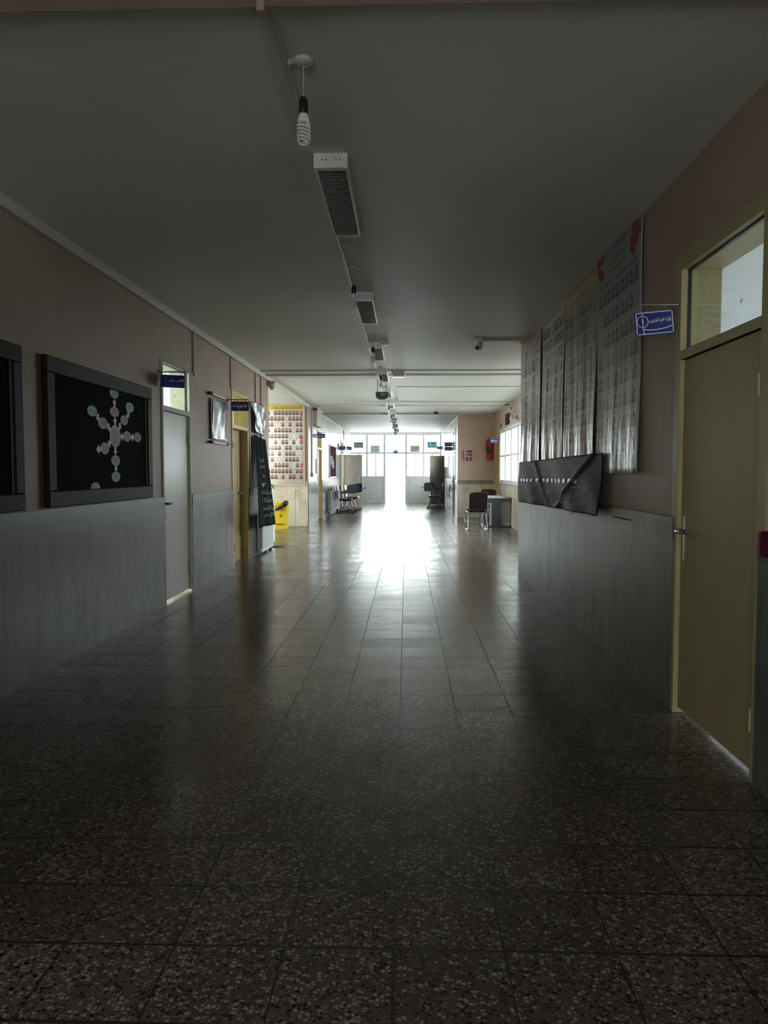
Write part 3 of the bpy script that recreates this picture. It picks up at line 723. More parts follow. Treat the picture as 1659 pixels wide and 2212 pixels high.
for i in range(5):
    a, b = cols[i][1], cols[i+1][0]
    MB(M['glass']).box(a, b, YE+.02, YE+.025, zt1, 3.0).build('transom_pane', ge)
    if i != 2:
        c = (a+b)/2
        MB(M['glass']).box(a, c-.025, YE+.02, YE+.025, zm1, zt0).build('pane', ge); MB(M['glass']).box(c+.025, b, YE+.02, YE+.025, zm1, zt0).build('pane', ge)
        MB(M['alu']).box(a, b, YE+.01, YE+.03, .09, zm0).box(a+.07, b-.07, YE-.005, YE+.01, .16, zm0-.07, bev=.006).build('lower_panel', ge)
MB(M['white']).tube([(eX(821), YE-.05, eZ(1037)), (eX(822.5), YE-.06, eZ(1034))], .012).build('door_handle', ge)

def flat_poster(name, x0, x1, z0, z1, y, mat, label, cat='poster', deco=None, group=None):
    t = MB(mat); t.box(x0, x1, y-.004, y, z0, z1)
    if deco: deco(t, lambda u, v, o=.002: (x0+(x1-x0)*u, y-.004-o, z0+(z1-z0)*v))
    return t.build(name, label=label, cat=cat, group=group)
def line(mb, fn, pts, wd, mat, asp=1.0, o=.001):
    """broad stroke through (u, v) points on the surface fn"""
    for (a, b), (c, d) in zip(pts[:-1], pts[1:]):
        dx, dy = (c-a)*asp, d-b; L = math.hypot(dx, dy) or 1; nx, ny = -dy/L*wd/2, dx/L*wd/2
        mb.poly([fn(a+nx/asp, b+ny), fn(c+nx/asp, d+ny), fn(c-nx/asp, d-ny), fn(a-nx/asp, b-ny)], mat)
def disc(mb, fn, u, v, r, mat, asp=1.0, n=20, k=0):
    mb.poly([fn(u + r/asp*math.cos(2*PI*i/n)*(1+k*(i % 2)), v + r*math.sin(2*PI*i/n)*(1+k*(i % 2))) for i in range(n)], mat)
def ex(cx): return pY(740+cx/6.9125, 1000, YE)[0]
def ez(cy): return pY(860, 900+cy/6.9125, YE)[1]
def d1(t, fn):
    for i in range(3):
        c = .2+.3*i; disc(t, fn, c, .58, .2, M['ink_grey'], 1.6); disc(t, lambda u, v: fn(u, v, .003), c, .5, .12, M['greyprint'], 1.6)
    t.poly([fn(0, 0), fn(1, 0), fn(1, .18), fn(0, .18)], M['signwhite'])
flat_poster('poster', ex(167), ex(310), ez(475), ez(380), YE-.005, M['darkprint'], 'dark picture of three arches taped to the far left top pane', deco=d1)
def d2(t, fn):
    disc(t, fn, .5, .35, .16, M['ink_grey'], 1.5); disc(t, lambda u, v: fn(u, v, .003), .5, .40, .11, M['signwhite'], 1.5)
    line(t, fn, [(.05, .9), (.3, .8), (.7, .82), (.95, .95)], .06, M['greyprint'])
flat_poster('poster', ex(417), ex(555), ez(530), ez(430), YE-.005, M['palegreen'], 'pale green picture with an oval motif taped to the second top pane', deco=d2)
def d4(t, fn):
    line(t, fn, [(.05, .8), (.15, .3), (.3, .3), (.35, .85)], .07, M['ink_grey']); line(t, fn, [(.45, .7), (.55, .35), (.62, .8), (.72, .4), (.9, .8)], .07, M['ink_grey'])
flat_poster('poster', ex(1012), ex(1150), ez(528), ez(432), YE-.005, M['greyprint'], 'grey picture with calligraphy strokes taped to the fourth top pane', deco=d4)
def d5_(t, fn):
    line(t, fn, [(.1, .35), (.3, .35), (.35, .7), (.25, .8), (.22, .55)], .06, M['signwhite']); line(t, fn, [(.4, .3), (.6, .4), (.75, .35), (.95, .75)], .07, M['signwhite'])
    t.poly([fn(0, 0), fn(1, 0), fn(1, .12), fn(0, .12)], M['signwhite'])
flat_poster('poster', ex(1265), ex(1410), ez(472), ez(375), YE-.005, M['cyan'], 'bright cyan picture with white strokes taped to the far right top pane', deco=d5_)
t = MB(M['signblue_light']); x0, x1, z0, z1 = ex(760), ex(824), ez(545), ez(492)
t.prism([(x0, YE-.03, z0), (x1, YE-.03, z0), (x1, YE-.03, z1), (x0+.12, YE-.03, z1-.01), (x0, YE-.03, z1-.05)], (0, .012, 0))
text(t, 'خروج', lambda u, v: (u, YE-.032, v), x0+.08, z0+.06, w=(x1-x0)*.6, mat=M['signwhite'])
t.build('exit_sign', label='small bright blue sign standing on the bar above the open doorway', cat='sign')

# ------------------------------------------------------------------ hanging blue room signs
def blade_sign(corners, Y, Xw, txt, label, style='plain', group=None, rod=True, dy=0.0):
    TL, TR, BR, BL = [Vector((pY(*c, Y)[0], Y, pY(*c, Y)[1])) for c in corners]
    base = (TL+BR)/2
    t = thing('room_sign', (base.x, Y, min(BL.z, BR.z)), label, 'sign', group)
    def fn(u, v, o=.0):
        p = (BL*(1-u) + BR*u)*(1-v) + (TL*(1-u) + TR*u)*v; return (p.x, p.y - o, p.z)
    pn = MB(M['signblue']); asp = (TR-TL).length/(TL-BL).length
    r = .06; out = []
    for (cu, cv, a0) in ((1-r/asp, 1-r, 0), (r/asp, 1-r, 90), (r/asp, r, 180), (1-r/asp, r, 270)):
        for k in range(4):
            a = math.radians(a0+30*k); out.append(fn(cu+r/asp*math.cos(a), cv+r*math.sin(a), .005))
    pn.prism(out, (0, .010, 0))
    if style == 'full':
        o = .0065
        g = lambda u, v: fn(u, v, o)
        line(pn, g, [(.05, .95), (.95, .95)], .035, M['signwhite'], asp); line(pn, g, [(.05, .05), (.95, .05)], .035, M['signwhite'], asp)
        line(pn, g, [(.032, .06), (.032, .94)], .035, M['signwhite'], asp); line(pn, g, [(.968, .06), (.968, .94)], .035, M['signwhite'], asp)
        cu, cv, R_ = .19, .58, .235; n = 44
        ring = [(cu + (R_+.018*math.cos(11*2*PI*i/n))/asp*math.cos(2*PI*i/n), cv + (R_+.018*math.cos(11*2*PI*i/n))*math.sin(2*PI*i/n)) for i in range(n+1)]
        line(pn, g, ring, .026, M['signwhite'], asp)
        pn.poly([g(.19+a/asp, .58+b) for a, b in ((-.015, -.20), (.02, -.19), (.035, .0), (.02, .15), (.0, .20), (-.03, .12), (-.035, .05))], M['signgold'])
        line(pn, g, [(.205, .06), (.20, .36)], .035, M['signwhite'], asp)
        line(pn, g, [(.19, .83), (.185, .94)], .025, M['signwhite'], asp)
        line(pn, g, [(.21, .25), (.35, .21), (.55, .205), (.78, .25), (.96, .33)], .035, M['signwhite'], asp)
        text(pn, txt, g, .37, .46, w=.56, h=.27, mat=M['signwhite'])
    elif style == 'class':
        o = .0065; g = lambda u, v: fn(u, v, o)
        line(pn, g, [(.21, .12), (.21, .9)], .03, M['ink_grey'], asp); line(pn, g, [(.24, .27), (.45, .17), (.7, .15), (.93, .2)], .03, M['ink_grey'], asp)
        text(pn, txt, g, .36, .40, w=.60, h=.28, mat=M['signwhite'])
    else:
        text(pn, txt, lambda u, v: fn(u, v, .0065), .10, .28, w=.80, h=.46, mat=M['signwhite'])
    pn.build('sign_panel', t)
    zr = max(TL.z, TR.z) + .025; s = 1 if Xw < base.x else -1
    far = TR if s > 0 else TL
    b = MB(M['black' if s > 0 else 'steel']); b.tube([(Xw, Y, zr), (far.x - s*.0, Y, zr)], .006); b.box(Xw, Xw+s*.006, Y-.012, Y+.012, zr-(.09 if style != 'plain' else .03), zr+(.03 if style != 'plain' else .0)); b.build('bracket_rod', t)
    for q in (.18, .82):
        p = TL*(1-q)+TR*q; MB(M['chrome']).tube([(p.x, Y, zr), (p.x, Y, p.z-.012)], .003, n=6).build('hanger', t)
    return t
blade_sign([(1370, 676), (1453, 668), (1457, 719), (1374, 727)], 4.32, XR, 'یازدهم تجربی', 'blue sign with white border and gold flame, nearest on the right', 'full')
blade_sign([(348, 809), (400, 811.5), (399, 838.5), (347, 836)], 7.50, XL, 'کلاس نهم', 'blue classroom sign hanging before the grey door on the left', 'class')
blade_sign([(499, 867), (537, 867.5), (537, 888), (499.5, 887.5)], 10.45, XL, 'مدیریت', 'blue office sign hanging before the deep set ochre door', 'plain')
blade_sign([(684.7, 936.8), (702.7, 937.5), (702.5, 946.8), (684.7, 946.3)], 20.8, XL, 'معاونت اجرایی', 'small blue sign by the ochre brown door past the recess', 'plain')
blade_sign([(733, 964.5), (747, 964), (747, 971.4), (733, 972)], 27.9, XL, 'دفتر', 'small blue sign before the open taupe door, left one of a pair', 'plain')
blade_sign([(748.6, 964), (760.5, 965.5), (760, 972.8), (748.3, 971.5)], 30.4, XL, 'دفتر', 'small blue sign before the open taupe door, right one of a pair, tilted', 'plain')
blade_sign([(960, 955.3), (975.8, 955.3), (975.8, 963.8), (960, 963.8)], 26.0, XR, 'دفتر دبیران', 'upper blue sign of the stacked pair on the far right wall', 'plain')
blade_sign([(960, 965.5), (975.8, 965.5), (975.8, 973.6), (960, 973.6)], 26.0, XR, 'معاونت', 'lower blue sign of the stacked pair on the far right wall', 'plain')
blade_sign([(944, 964), (956.7, 964), (956.7, 970.5), (944, 970.5)], 31.0, XR, 'کتابخانه', 'small blue sign on the far right near the cyan picture', 'plain')
blade_sign([(1058.8, 948), (1076.9, 948), (1076.9, 956.7), (1058.8, 956.7)], 21.25, XLB, 'آزمایشگاه', 'blue sign beside the red extinguisher, by the lobby windows', 'plain')

# ------------------------------------------------------------------ notice boards on the left wall
def wall_board(Y0, Y1, z0, z1, fw, label, X=XL):
    t = thing('notice_board', (X, (Y0+Y1)/2, z0), label, 'board')
    f = MB(M['boardframe']); xo = X+.045
    f.box(X, xo, Y0, Y1, z1-fw, z1, bev=.006); f.box(X, xo, Y0, Y1, z0, z0+fw, bev=.006)
    f.box(X, xo-.001, Y0, Y0+fw, z0+fw, z1-fw, bev=.006); f.box(X, xo-.001, Y1-fw, Y1, z0+fw, z1-fw, bev=.006)
    f.build('board_frame', t)
    MB(M['blackfelt']).box(X+.002, X+.02, Y0+fw*.9, Y1-fw*.9, z0+fw*.9, z1-fw*.9).build('board_panel', t)
    MB(M['bronze']).box(X+.02, X+.03, Y0+fw, Y0+fw+.008, z0+fw, z1-fw).build('inner_strip', t); MB(M['bronze']).box(X+.02, X+.03, Y1-fw-.008, Y1-fw, z0+fw, z1-fw).build('inner_strip', t)
    return t
ya = pX(90, 900, XL)[0]; yb = pX(319, 900, XL)[0]
zt_ = pX(300, 833, XL)[1]; zb_ = pX(200, 1092, XL)[1]
wall_board(ya, yb, 1.145, zt_, .115, 'black board in a dark brown frame holding the round paper chart')
y2 = pX(37, 900, XL)[0]
wall_board(y2-2.1, y2, 1.145, zt_+.0, .11, 'dark framed board at the left edge of the picture')
XB = XL + .0205
def bp(cx, cy): return pX(cx/3.95, 700+cy/3.95, XB)
def disc_paper(cx, cy, rx, ry, mat, label, group, tilt=0, marks=3):
    y, z = bp(cx, cy); y1, _ = bp(cx+rx, cy); _, z1 = bp(cx, cy-ry); R1, R2 = y1-y, z1-z
    t = MB(M['paper_edge']); n = 28
    t.prism([(XB+.001, y+R1*math.cos(2*PI*i/n), z+R2*math.sin(2*PI*i/n)) for i in range(n)], (.002, 0, 0))
    t.poly([(XB+.0036, y+R1*.93*math.cos(2*PI*i/n), z+R2*.95*math.sin(2*PI*i/n)) for i in range(n)], M[mat])
    for k in range(marks):
        zz = z + R2*(.35-.3*k); a = R1*.5
        for j in range(4):
            q = y - a + 2*a*(j+.15)/4; t.poly([(XB+.0045, q, zz), (XB+.0045, q+a*.33, zz), (XB+.0045, q+a*.33, zz+R2*.05), (XB+.0045, q, zz+R2*.06)], M['ink'])
    t.build('paper_disc', label=label, cat='paper disc', group=group)
G = 'round papers of the chart on the black board'
disc_paper(972, 592, 35, 43, 'paper_green', 'green paper disc at the top of the chart', G)
disc_paper(785, 742, 40, 46, 'paper_green', 'green paper disc at the chart\'s upper left', G)
disc_paper(1105, 712, 32, 42, 'paper_green', 'green paper disc at the chart\'s upper right', G)
disc_paper(1172, 966, 30, 40, 'paper_olive', 'dull olive paper disc at the chart\'s right end', G)
disc_paper(988, 1303, 35, 44, 'paper_green', 'green paper disc at the foot of the chart', G)
disc_paper(813, 1395, 38, 43, 'paper_green', 'loose green paper disc resting on the bottom of the board frame', G, marks=1)
disc_paper(975, 750, 37, 44, 'paper_pink', 'pink paper disc above the chart\'s centre', G)
disc_paper(877, 846, 38, 49, 'paper_pink', 'pink paper disc up and left of the chart\'s centre', G)
disc_paper(1058, 821, 30, 42, 'paper_pink', 'pink paper disc up and right of the chart\'s centre', G)
disc_paper(1083, 959, 30, 44, 'paper_pink', 'pink paper disc right of the chart\'s centre', G)
disc_paper(893, 1061, 34, 51, 'paper_pale', 'pale pink paper disc down and left of the chart\'s centre', G)
disc_paper(985, 1164, 36, 45, 'paper_pale', 'pale pink paper disc below the chart\'s centre', G)
disc_paper(981, 958, 44, 95, 'paper_pale', 'large pale oval paper in the chart\'s middle', G, marks=4)
def arrow(x0, y0, x1, y1, label):
    a = Vector((XB+.001, *bp(x0, y0))); b = Vector((XB+.001, *bp(x1, y1))); d = (b-a); L = d.length; d.normalize(); n = Vector((0, -d.z, d.y))
    w1 = .018; w2 = .040; q = b - d*min(.06, L*.5)
    t = MB(M['paper_edge'])
    t.prism([a+n*w1, q+n*w1, q+n*w2, b, q-n*w2, q-n*w1, a-n*w1], (.0035, 0, 0))
    t.build('paper_arrow', label=label, cat='paper arrow', group='paper arrows of the chart on the black board')
arrow(980, 862, 977, 798, 'white paper arrow from the oval up to the pink disc above')
arrow(975, 705, 972, 640, 'white paper arrow leading to the topmost green disc')
arrow(938, 908, 912, 850, 'white paper arrow from the oval to the upper left pink disc')
arrow(842, 822, 822, 765, 'white paper arrow leading to the upper left green disc')
arrow(1012, 905, 1026, 840, 'white paper arrow from the oval to the upper right pink disc')
arrow(1080, 795, 1100, 752, 'white paper arrow leading to the upper right green disc')
arrow(1026, 961, 1052, 961, 'white paper arrow from the oval to the right hand pink disc')
arrow(1113, 966, 1141, 966, 'white paper arrow leading to the dull olive disc')
arrow(942, 1000, 920, 1044, 'white paper arrow from the oval to the lower left pink disc')
arrow(862, 1066, 820, 1072, 'white paper arrow pointing left from the lower left pink disc at nothing')
arrow(981, 1053, 983, 1118, 'white paper arrow from the oval down to the pink disc below')
arrow(986, 1208, 988, 1258, 'white paper arrow leading to the green disc at the foot')

# maroon board further down the left wall
ya, yb = pX(711, 1000, XL)[0], pX(725, 1000, XL)[0]
t = thing('notice_board', (XL, (ya+yb)/2, 1.18), 'maroon felt board in a white frame, far down the left wall', 'board')
f = MB(M['white']); f.box(XL, XL+.03, ya, yb, 2.24, 2.28).box(XL, XL+.03, ya, yb, 1.18, 1.22).box(XL, XL+.03, ya, ya+.04, 1.22, 2.24).box(XL, XL+.03, yb-.04, yb, 1.22, 2.24); f.build('board_frame', t)
MB(M['maroon']).box(XL, XL+.015, ya+.04, yb-.04, 1.22, 2.24).build('board_panel', t)
for i, (yy, z0, z1) in enumerate(((ya+.35, 1.62, 1.92), (ya+.75, 1.52, 1.90), (ya+1.15, 1.50, 1.78))):
    MB(M['paper_white']).box(XL+.016, XL+.019, yy, yy+.25, z0, z1).build('notice_sheet', label='white sheet pinned to the maroon board, %s' % ('nearest of three', 'middle of three', 'farthest of three')[i], cat='paper', group='sheets on the maroon board')

# ------------------------------------------------------------------ hanging sheets, posters and cloths
def sheet(name, BL, BR, TL, TR, n, mat, label, cat, nu=24, nv=40, wave=lambda u, v: 0., th=.002, extra=None, parent=None, group=None, edge=None):
    BL, BR, TL, TR, n = map(Vector, (BL, BR, TL, TR, n)); t = MB(mat)
    if edge: t.mi(edge)
    def S(u, v, o=0.):
        p = (BL*(1-u)+BR*u)*(1-v) + (TL*(1-u)+TR*u)*v
        return p + n*(wave(u, v) + o)
    vs = []
    for o in (th, 0.):
        for j in range(nv+1):
            for i in range(nu+1): vs.append(S(i/nu, j/nv, o))
    K = (nu+1)*(nv+1); fs = []; sides = []
    for j in range(nv):
        for i in range(nu):
            a = j*(nu+1)+i; fs.append((a, a+1, a+nu+2, a+nu+1)); sides.append((K+a+nu+1, K+a+nu+2, K+a+1, K+a))
    for i in range(nu):
        sides.append((i, K+i, K+i+1, i+1)); a = nv*(nu+1)+i; sides.append((a, a+1, K+a+1, K+a))
    for j in range(nv):
        a = j*(nu+1); sides.append((a, a+nu+1, K+a+nu+1, K+a)); a += nu; sides.append((a, K+a, K+a+nu+1, a+nu+1))
    k = len(t.v); t.v += [tuple(p) for p in vs]
    for f_ in fs: t.f.append(list(f_)); t.m.append(0); t.sm.append(True)
    for f_ in sides: t.f.append(list(f_)); t.m.append(1 if edge else 0); t.sm.append(False)
    for q in range(2):
        for j in range(nv+1):
            for i in range(nu+1): t.uv[q*K + j*(nu+1)+i] = (i/nu, j/nv)
    if extra: extra(t, S)
    return t.build(name, parent, label=label, cat=cat, group=group, fix=True)

# framed poster of portraits in the recess (faces the camera)
px0, px1 = -3.75, pY(656, 950, YPST)[0]
pz0, pz1 = pY(650, 1046, YPST)[1], pY(650, 874.5, YPST)[1]
PW = px1-px0
cw = (pY(655, 950, YPST)[0]-pY(644.5, 950, YPST)[0])
reds = ((.55, .03, .05), [(1-.075, .865, .06, .052), (1-.075, .535, .06, .052), (1-.075, .21, .06, .052)])
mp = fac_poster('recess_poster_print', 12, 12, (.01, .985, .05, .93), (.82, .78, .74), (.13, .03, .03), (.80, .62, .55), head=(.78, .62, .14), headh=.062, rough=.35, redcol=reds, blank=.06)
t = thing('framed_poster', (px0/2+px1/2, YPST-.02, pz0), 'tall portrait poster with yellow heading on the recess wall', 'poster')
def rp(u, v, o=0.): return (px0+PW*u, YPST-.03-o, pz0+(pz1-pz0)*v)
def ex1(mb, Sf):
    g = lambda u, v: Sf(u, v, .004)
    text(mb, 'دانش آموزان ممتاز مرکز آموزشی فرزانگان ۱', g, .30, .945, w=.68, h=.036, mat=M['ink'])
    for (ru, rv, nm) in ((1-.068, .877, '۱۰۳'), (1-.068, .547, '۱۰۲'), (1-.068, .222, '۱۰۱')):
        text(mb, nm, g, ru, rv, w=.046, h=.028, mat=M['signwhite'])
sheet('poster_sheet', rp(0, 0), rp(1, 0), rp(0, 1), rp(1, 1), (0, -1, 0), mp, None, None, 2, 2, extra=ex1, parent=t)
fr = MB(M['wall_lit']); fr.box(px0-.03, px1+.045, YPST-.03, YPST-.018, pz0-.05, pz1+.03); fr.build('backing_board', t)
fr = MB(M['wall_lit']); fr.box(px1, px1+.03, YPST-.045, YPST-.03, pz0-.05, pz1+.02); fr.box(px0-.03, px1, YPST-.045, YPST-.03, pz0-.045, pz0-.01); fr.build('poster_frame', t)

# four plastic posters high on the right wall
def rwave(seed, amp=.012, top=.004):
    rnd = random.Random(seed); ph = [rnd.uniform(0, 6.28) for _ in range(5)]
    def w_(u, v):
        k = max(0., 1-v)**1.6
        return .008 + (top + amp*k)*(1 + .55*math.sin(2*PI*2.3*u+ph[0]+v*1.5) + .35*math.sin(2*PI*5.1*u+ph[1]+v*3) + .16*math.sin(2*PI*10.3*u+ph[2]-v*5)) + .004*math.sin(7*v+ph[3])
    return w_
def yx(px): return pX(px, 1000, XR)[0]
blue_m = fac_poster('blue_green_poster_print', 9, 8, (.04, .96, .06, .83), (.24, .30, .29), (.02, .024, .055), (.22, .15, .135), rough=.3, shape='oval', tint=(.27, .25, .255), bumpy=.8)
brown_m = fac_poster('brown_poster_print', 10, 9, (.03, .98, .10, .88), (.28, .22, .21), (.05, .03, .03), (.22, .17, .155), rough=.3, tint=(.22, .17, .17), bumpy=.9, seedx=3.1, head=(.36, .25, .09), headh=.085)
green_m = fac_poster('pale_poster_print', 8, 9, (.03, .97, .10, .95), (.33, .35, .30), (.04, .038, .036), (.26, .22, .2), rough=.26, tint=(.29, .29, .25), bumpy=1.0, blank=.12, seedx=7.7)
pink_m = fac_poster('pink_poster_print', 5, 7, (.05, .95, .08, .93), (.30, .19, .185), (.07, .025, .03), (.26, .18, .17), rough=.24, tint=(.32, .23, .23), bumpy=1.1, seedx=12.3, redcol=((.40, .31, .05), [(0., .955, .35, .045)]))
zr = H - .015
def blossoms(mb, Sf, u0, v0, du, dv, seed):
    rnd = random.Random(seed)
    for k in range(9):
        a, b = u0+du*rnd.random(), v0-dv*rnd.random()**1.6; r = .012+.012*rnd.random()
        mb.poly([Sf(a+r*2.0*math.cos(2*PI*i/10)*(1+.35*(i % 2)), b+r*math.sin(2*PI*i/10)*(1+.35*(i % 2)), .003+.0002*k) for i in range(10)], M['ink_red'])
def exb(mb, Sf):
    g = lambda u, v: Sf(u, v, .005)
    text(mb, 'افتخار آفرینان', g, .32, .925, w=.40, h=.028, mat=M['ink'])
    text(mb, 'مرکز آموزشی فرزانگان', g, .26, .885, w=.50, h=.026, mat=M['ink_red'])
    text(mb, 'قبول شدگان دانشگاه ها', g, .08, .842, w=.84, h=.024, mat=M['ink'])
    blossoms(mb, Sf, .80, .985, .18, .09, 3); blossoms(mb, Sf, .01, .985, .12, .10, 4)
def exn(mb, Sf):
    g = lambda u, v: Sf(u, v, .005)
    text(mb, 'دانش آموزان ممتاز', g, .2, .925, w=.6, h=.03, mat=M['ink'])
def exk(mb, Sf):
    pass
def rposter(xa, xb, zb, zt, mat, wave, label, extra=None, xa2=None, xb2=None, out=.0):
    ya, yb = yx(xa), yx(xb); ya2, yb2 = yx(xa2 or xa), yx(xb2 or xb)
    X = XR - .004 - out
    sheet('wall_poster', (X, ya2, zb), (X, yb2, zb), (X, ya, zt), (X, yb, zt), (-1, 0, 0), mat, label, 'poster', 44, 40, wave, extra=extra, edge=M['paper_white'], group='plastic portrait posters on the right wall')
rposter(1291, 1384, 1.385, zr, blue_m, rwave(1, .006, .002), 'blue green portrait poster with red blossoms, nearest of the four', exb)
rposter(1221, 1289, 1.47, zr-.03, brown_m, rwave(2, .012), 'brownish portrait poster with a yellow heading, second from the door', exn, 1224, 1291)
rposter(1172, 1219, 1.49, zr-.04, green_m, rwave(5, .014), 'pale greenish portrait poster, third from the door', None)
rposter(1127, 1170, 1.49, zr-.03, pink_m, rwave(6, .014), 'pink portrait poster at the far corner, yellow piece at its top', exk)
# tube lights of film rolled at the top edges
# black mourning banner under the posters
def bw(u, v):
    a = abs(u-.26); b = abs(u-.26-(.5)*(1-v))
    return .012 + .02*(1+math.sin(9*u+2*v))*(.4+.6*(1-v)) + .012*math.sin(26*u+6*v) * (1-v) + .022*max(0, 1-abs(u-.27-.22*(1-v))/.03) + .022*max(0, 1-abs(u-.93+.35*(1-v))/.03)
ban = P('black_green_banner_cloth', (.012, .016, .014), .55, ns=40, amt=.3, bs=.2, spec=.07)
def exban(mb, Sf):
    for i in range(15):
        u = .05+.055*i + (.02 if i > 3 else 0)
        if u+.035 > .84: continue
        for (a, b, c, d, m_) in ((u, .50, u+.036, .60, 'ink_grey'), (u+.004, .515, u+.032, .585, 'black')):
            mb.poly([Sf(a, b, .004 if m_ != 'black' else .006), Sf(c, b, .004 if m_ != 'black' else .006), Sf(c, d, .004 if m_ != 'black' else .006), Sf(a, d, .004 if m_ != 'black' else .006)], M['ink_darkgreen' if m_ != 'black' else 'black'])
    for i, u in enumerate((.04, .15, .27, .42, .58, .77)):
        w_ = .085 + .012*i
        g = lambda a, b, q=.005: Sf(u+a*w_, .14+b*.30, q)
        line(mb, g, [(0, 0), (1, 0), (1, 1), (0, 1), (0, 0)], .05, M['ink_green2'], 1.0)
        for k in range(3): pass
        text(mb, 'حسین', lambda a, b: Sf(a, b, .007), u+.012, .24, w=w_*.76, h=.14, mat=M['ink_green2'])
        for k in range(4): mb.poly([g(.15+.2*k, .14), g(.25+.2*k, .14), g(.25+.2*k, .22), g(.15+.2*k, .22)], M['ink_green2'])
    for v in (.64, .66): 
        for i in range(24): mb.poly([Sf(.02+.035*i, v, .004), Sf(.045+.035*i, v, .004), Sf(.045+.035*i, v+.006, .004), Sf(.02+.035*i, v+.006, .004)], M['ink_green2'])
M['ink_darkgreen'] = P('faded_green_print', (.05, .065, .055), .6, ns=40)
M['ink_green2'] = P('dull_green_print', (.15, .18, .15), .6, ns=40)
XBn = XR-.03
yA, yB = pX(1126, 1000, XBn)[0], pX(1306, 1000, XBn)[0]
sheet('mourning_banner', (XBn, yA, .995), (XBn, yB, 1.05), (XBn, yA, 1.52), (XBn, yB, 1.545), (-1, 0, 0), ban, 'long black banner with pale green lettering below the posters', 'banner', 90, 24, bw, extra=exban)

# silver sheet between two rods on the left wall
t = thing('hanging_scroll', (XL+.02, pX(468, 900, XL)[0], pX(470, 960, XL)[1]), 'silver faced scroll between two rods, beside the grey door', 'scroll')
ya, yb = pX(452, 880, XL)[0], pX(482, 880, XL)[0]; za, zb_ = pX(466, 864, XL)[1], pX(470, 951, XL)[1]
sheet('scroll_sheet', (XL+.035, ya, zb_), (XL+.035, yb, zb_), (XL+.035, ya, za), (XL+.035, yb, za), (1, 0, 0), M['silver'], None, None, 20, 24, lambda u, v: .006*math.sin(9*u+3*v)+.006*math.sin(14*u-7*v), parent=t)
for z in (za+.05, zb_-.04):
    MB(M['white']).tube([(XL+.035, ya-.0, z), (XL+.035, yb, z)], .016, n=10).build('rod', t)
    MB(M['boardframe']).tube([(XL+.035, ya-.11, z), (XL+.035, ya, z)], .02, n=10).build('rod_end', t); MB(M['boardframe']).tube([(XL+.035, yb, z), (XL+.035, yb+.09, z)], .02, n=10).build('rod_end', t)
for y in (ya-.03, yb+.03): MB(M['white']).tube([(XL+.035, y, zb_-.04), (XL+.035, y, za+.05)], .005, n=6).build('cord', t)

# silver film and black cloth after the ochre door
ya, yb = 11.86, 12.95
sheet('plastic_sheet', (XL+.05, ya+.15, 2.03), (XL+.05, ya+.95, 2.01), (XL+.03, ya-.05, 2.52), (XL+.03, ya+.95, 2.52), (1, 0, 0), M['silver'], 'crumpled silver plastic sheet hanging above the black cloth', 'plastic sheet', 26, 26,
      lambda u, v: .02+.018*math.sin(11*u+4*v)+.012*math.sin(19*u-9*v)+.03*max(0, 1-abs(u-.35-.3*v)/.1))
cl = P('black_cloth', (.006, .010, .009), .9, ns=50, amt=.3, spec=.08)
def exc(mb, Sf):
    g = lambda u, v: Sf(u, v, .006)
    for (s_, v, m_) in (('السلام', .34, 'ink_green'), ('علیک', .26, 'ink_green'), ('یا فاطمه', .17, 'ink_green'), ('الزهرا', .09, 'ink_green')):
        text(mb, s_, g, .40, v, w=.50, h=.062, mat=M[m_])
    text(mb, 'یا', g, .36, .72, w=.2, h=.06, mat=M['ink_green']); text(mb, 'حسین', g, .34, .64, w=.3, h=.06, mat=M['ink_green'])
    mb.poly([g(.45, .48), g(.62, .49), g(.5, .43)], M['ink_red']); mb.poly([g(.5, .58), g(.62, .585), g(.55, .545)], M['ink_red'])
sheet('black_cloth', (-2.36, 11.60, .50), (-2.36, 13.08, .46), (XL+.035, 11.92, 2.0), (XL+.035, 13.02, 1.94), (1, 0, 0), cl, 'long black cloth with pale lettering hanging over the radiator', 'cloth', 40, 40,
      lambda u, v: .015+.025*math.sin(8*u+1)*(1-v)+.012*math.sin(21*u+3*v), extra=exc)

# vertical trunking strips on the left wall
def strip(px, pya, pyb, wd, label, mat='brown_trunk'):
    y, z0 = pX(px, pyb, XL); z1 = H-.075 if pya is None else pX(px, pya, XL)[1]
    t = MB(M[mat]); t.box(XL, XL+.022, y-wd/2, y+wd/2, z0, z1, bev=.004)
    t.tube([(XL+.012, y, z0+.004), (XL+.012, y, z0-.03)], .006, M['black'], n=6)
    t.build('cable_trunking', label=label, cat='cable trunking')
strip(417, None, 807, .05, 'short vertical cable trunking past the grey door, nearest on the left wall')
strip(497.5, None, 838, .05, 'vertical cable trunking above the ochre door\'s near edge')
strip(551, None, 868, .06, 'vertical cable trunking above the silver plastic sheet')
strip(563.5, None, 950, .045, 'longest vertical cable trunking near the left wall\'s corner')
y, z = pX(416, 1000, XL)
# wooden edge strip of the ochre door side, white conduit down beside it
MB(M['white']).tube([(XL+.012, 11.84, DZ), (XL+.012, 11.84, 2.5)], .008).build('white_cable', label='thin white cable running down beside the ochre door frame', cat='cable')

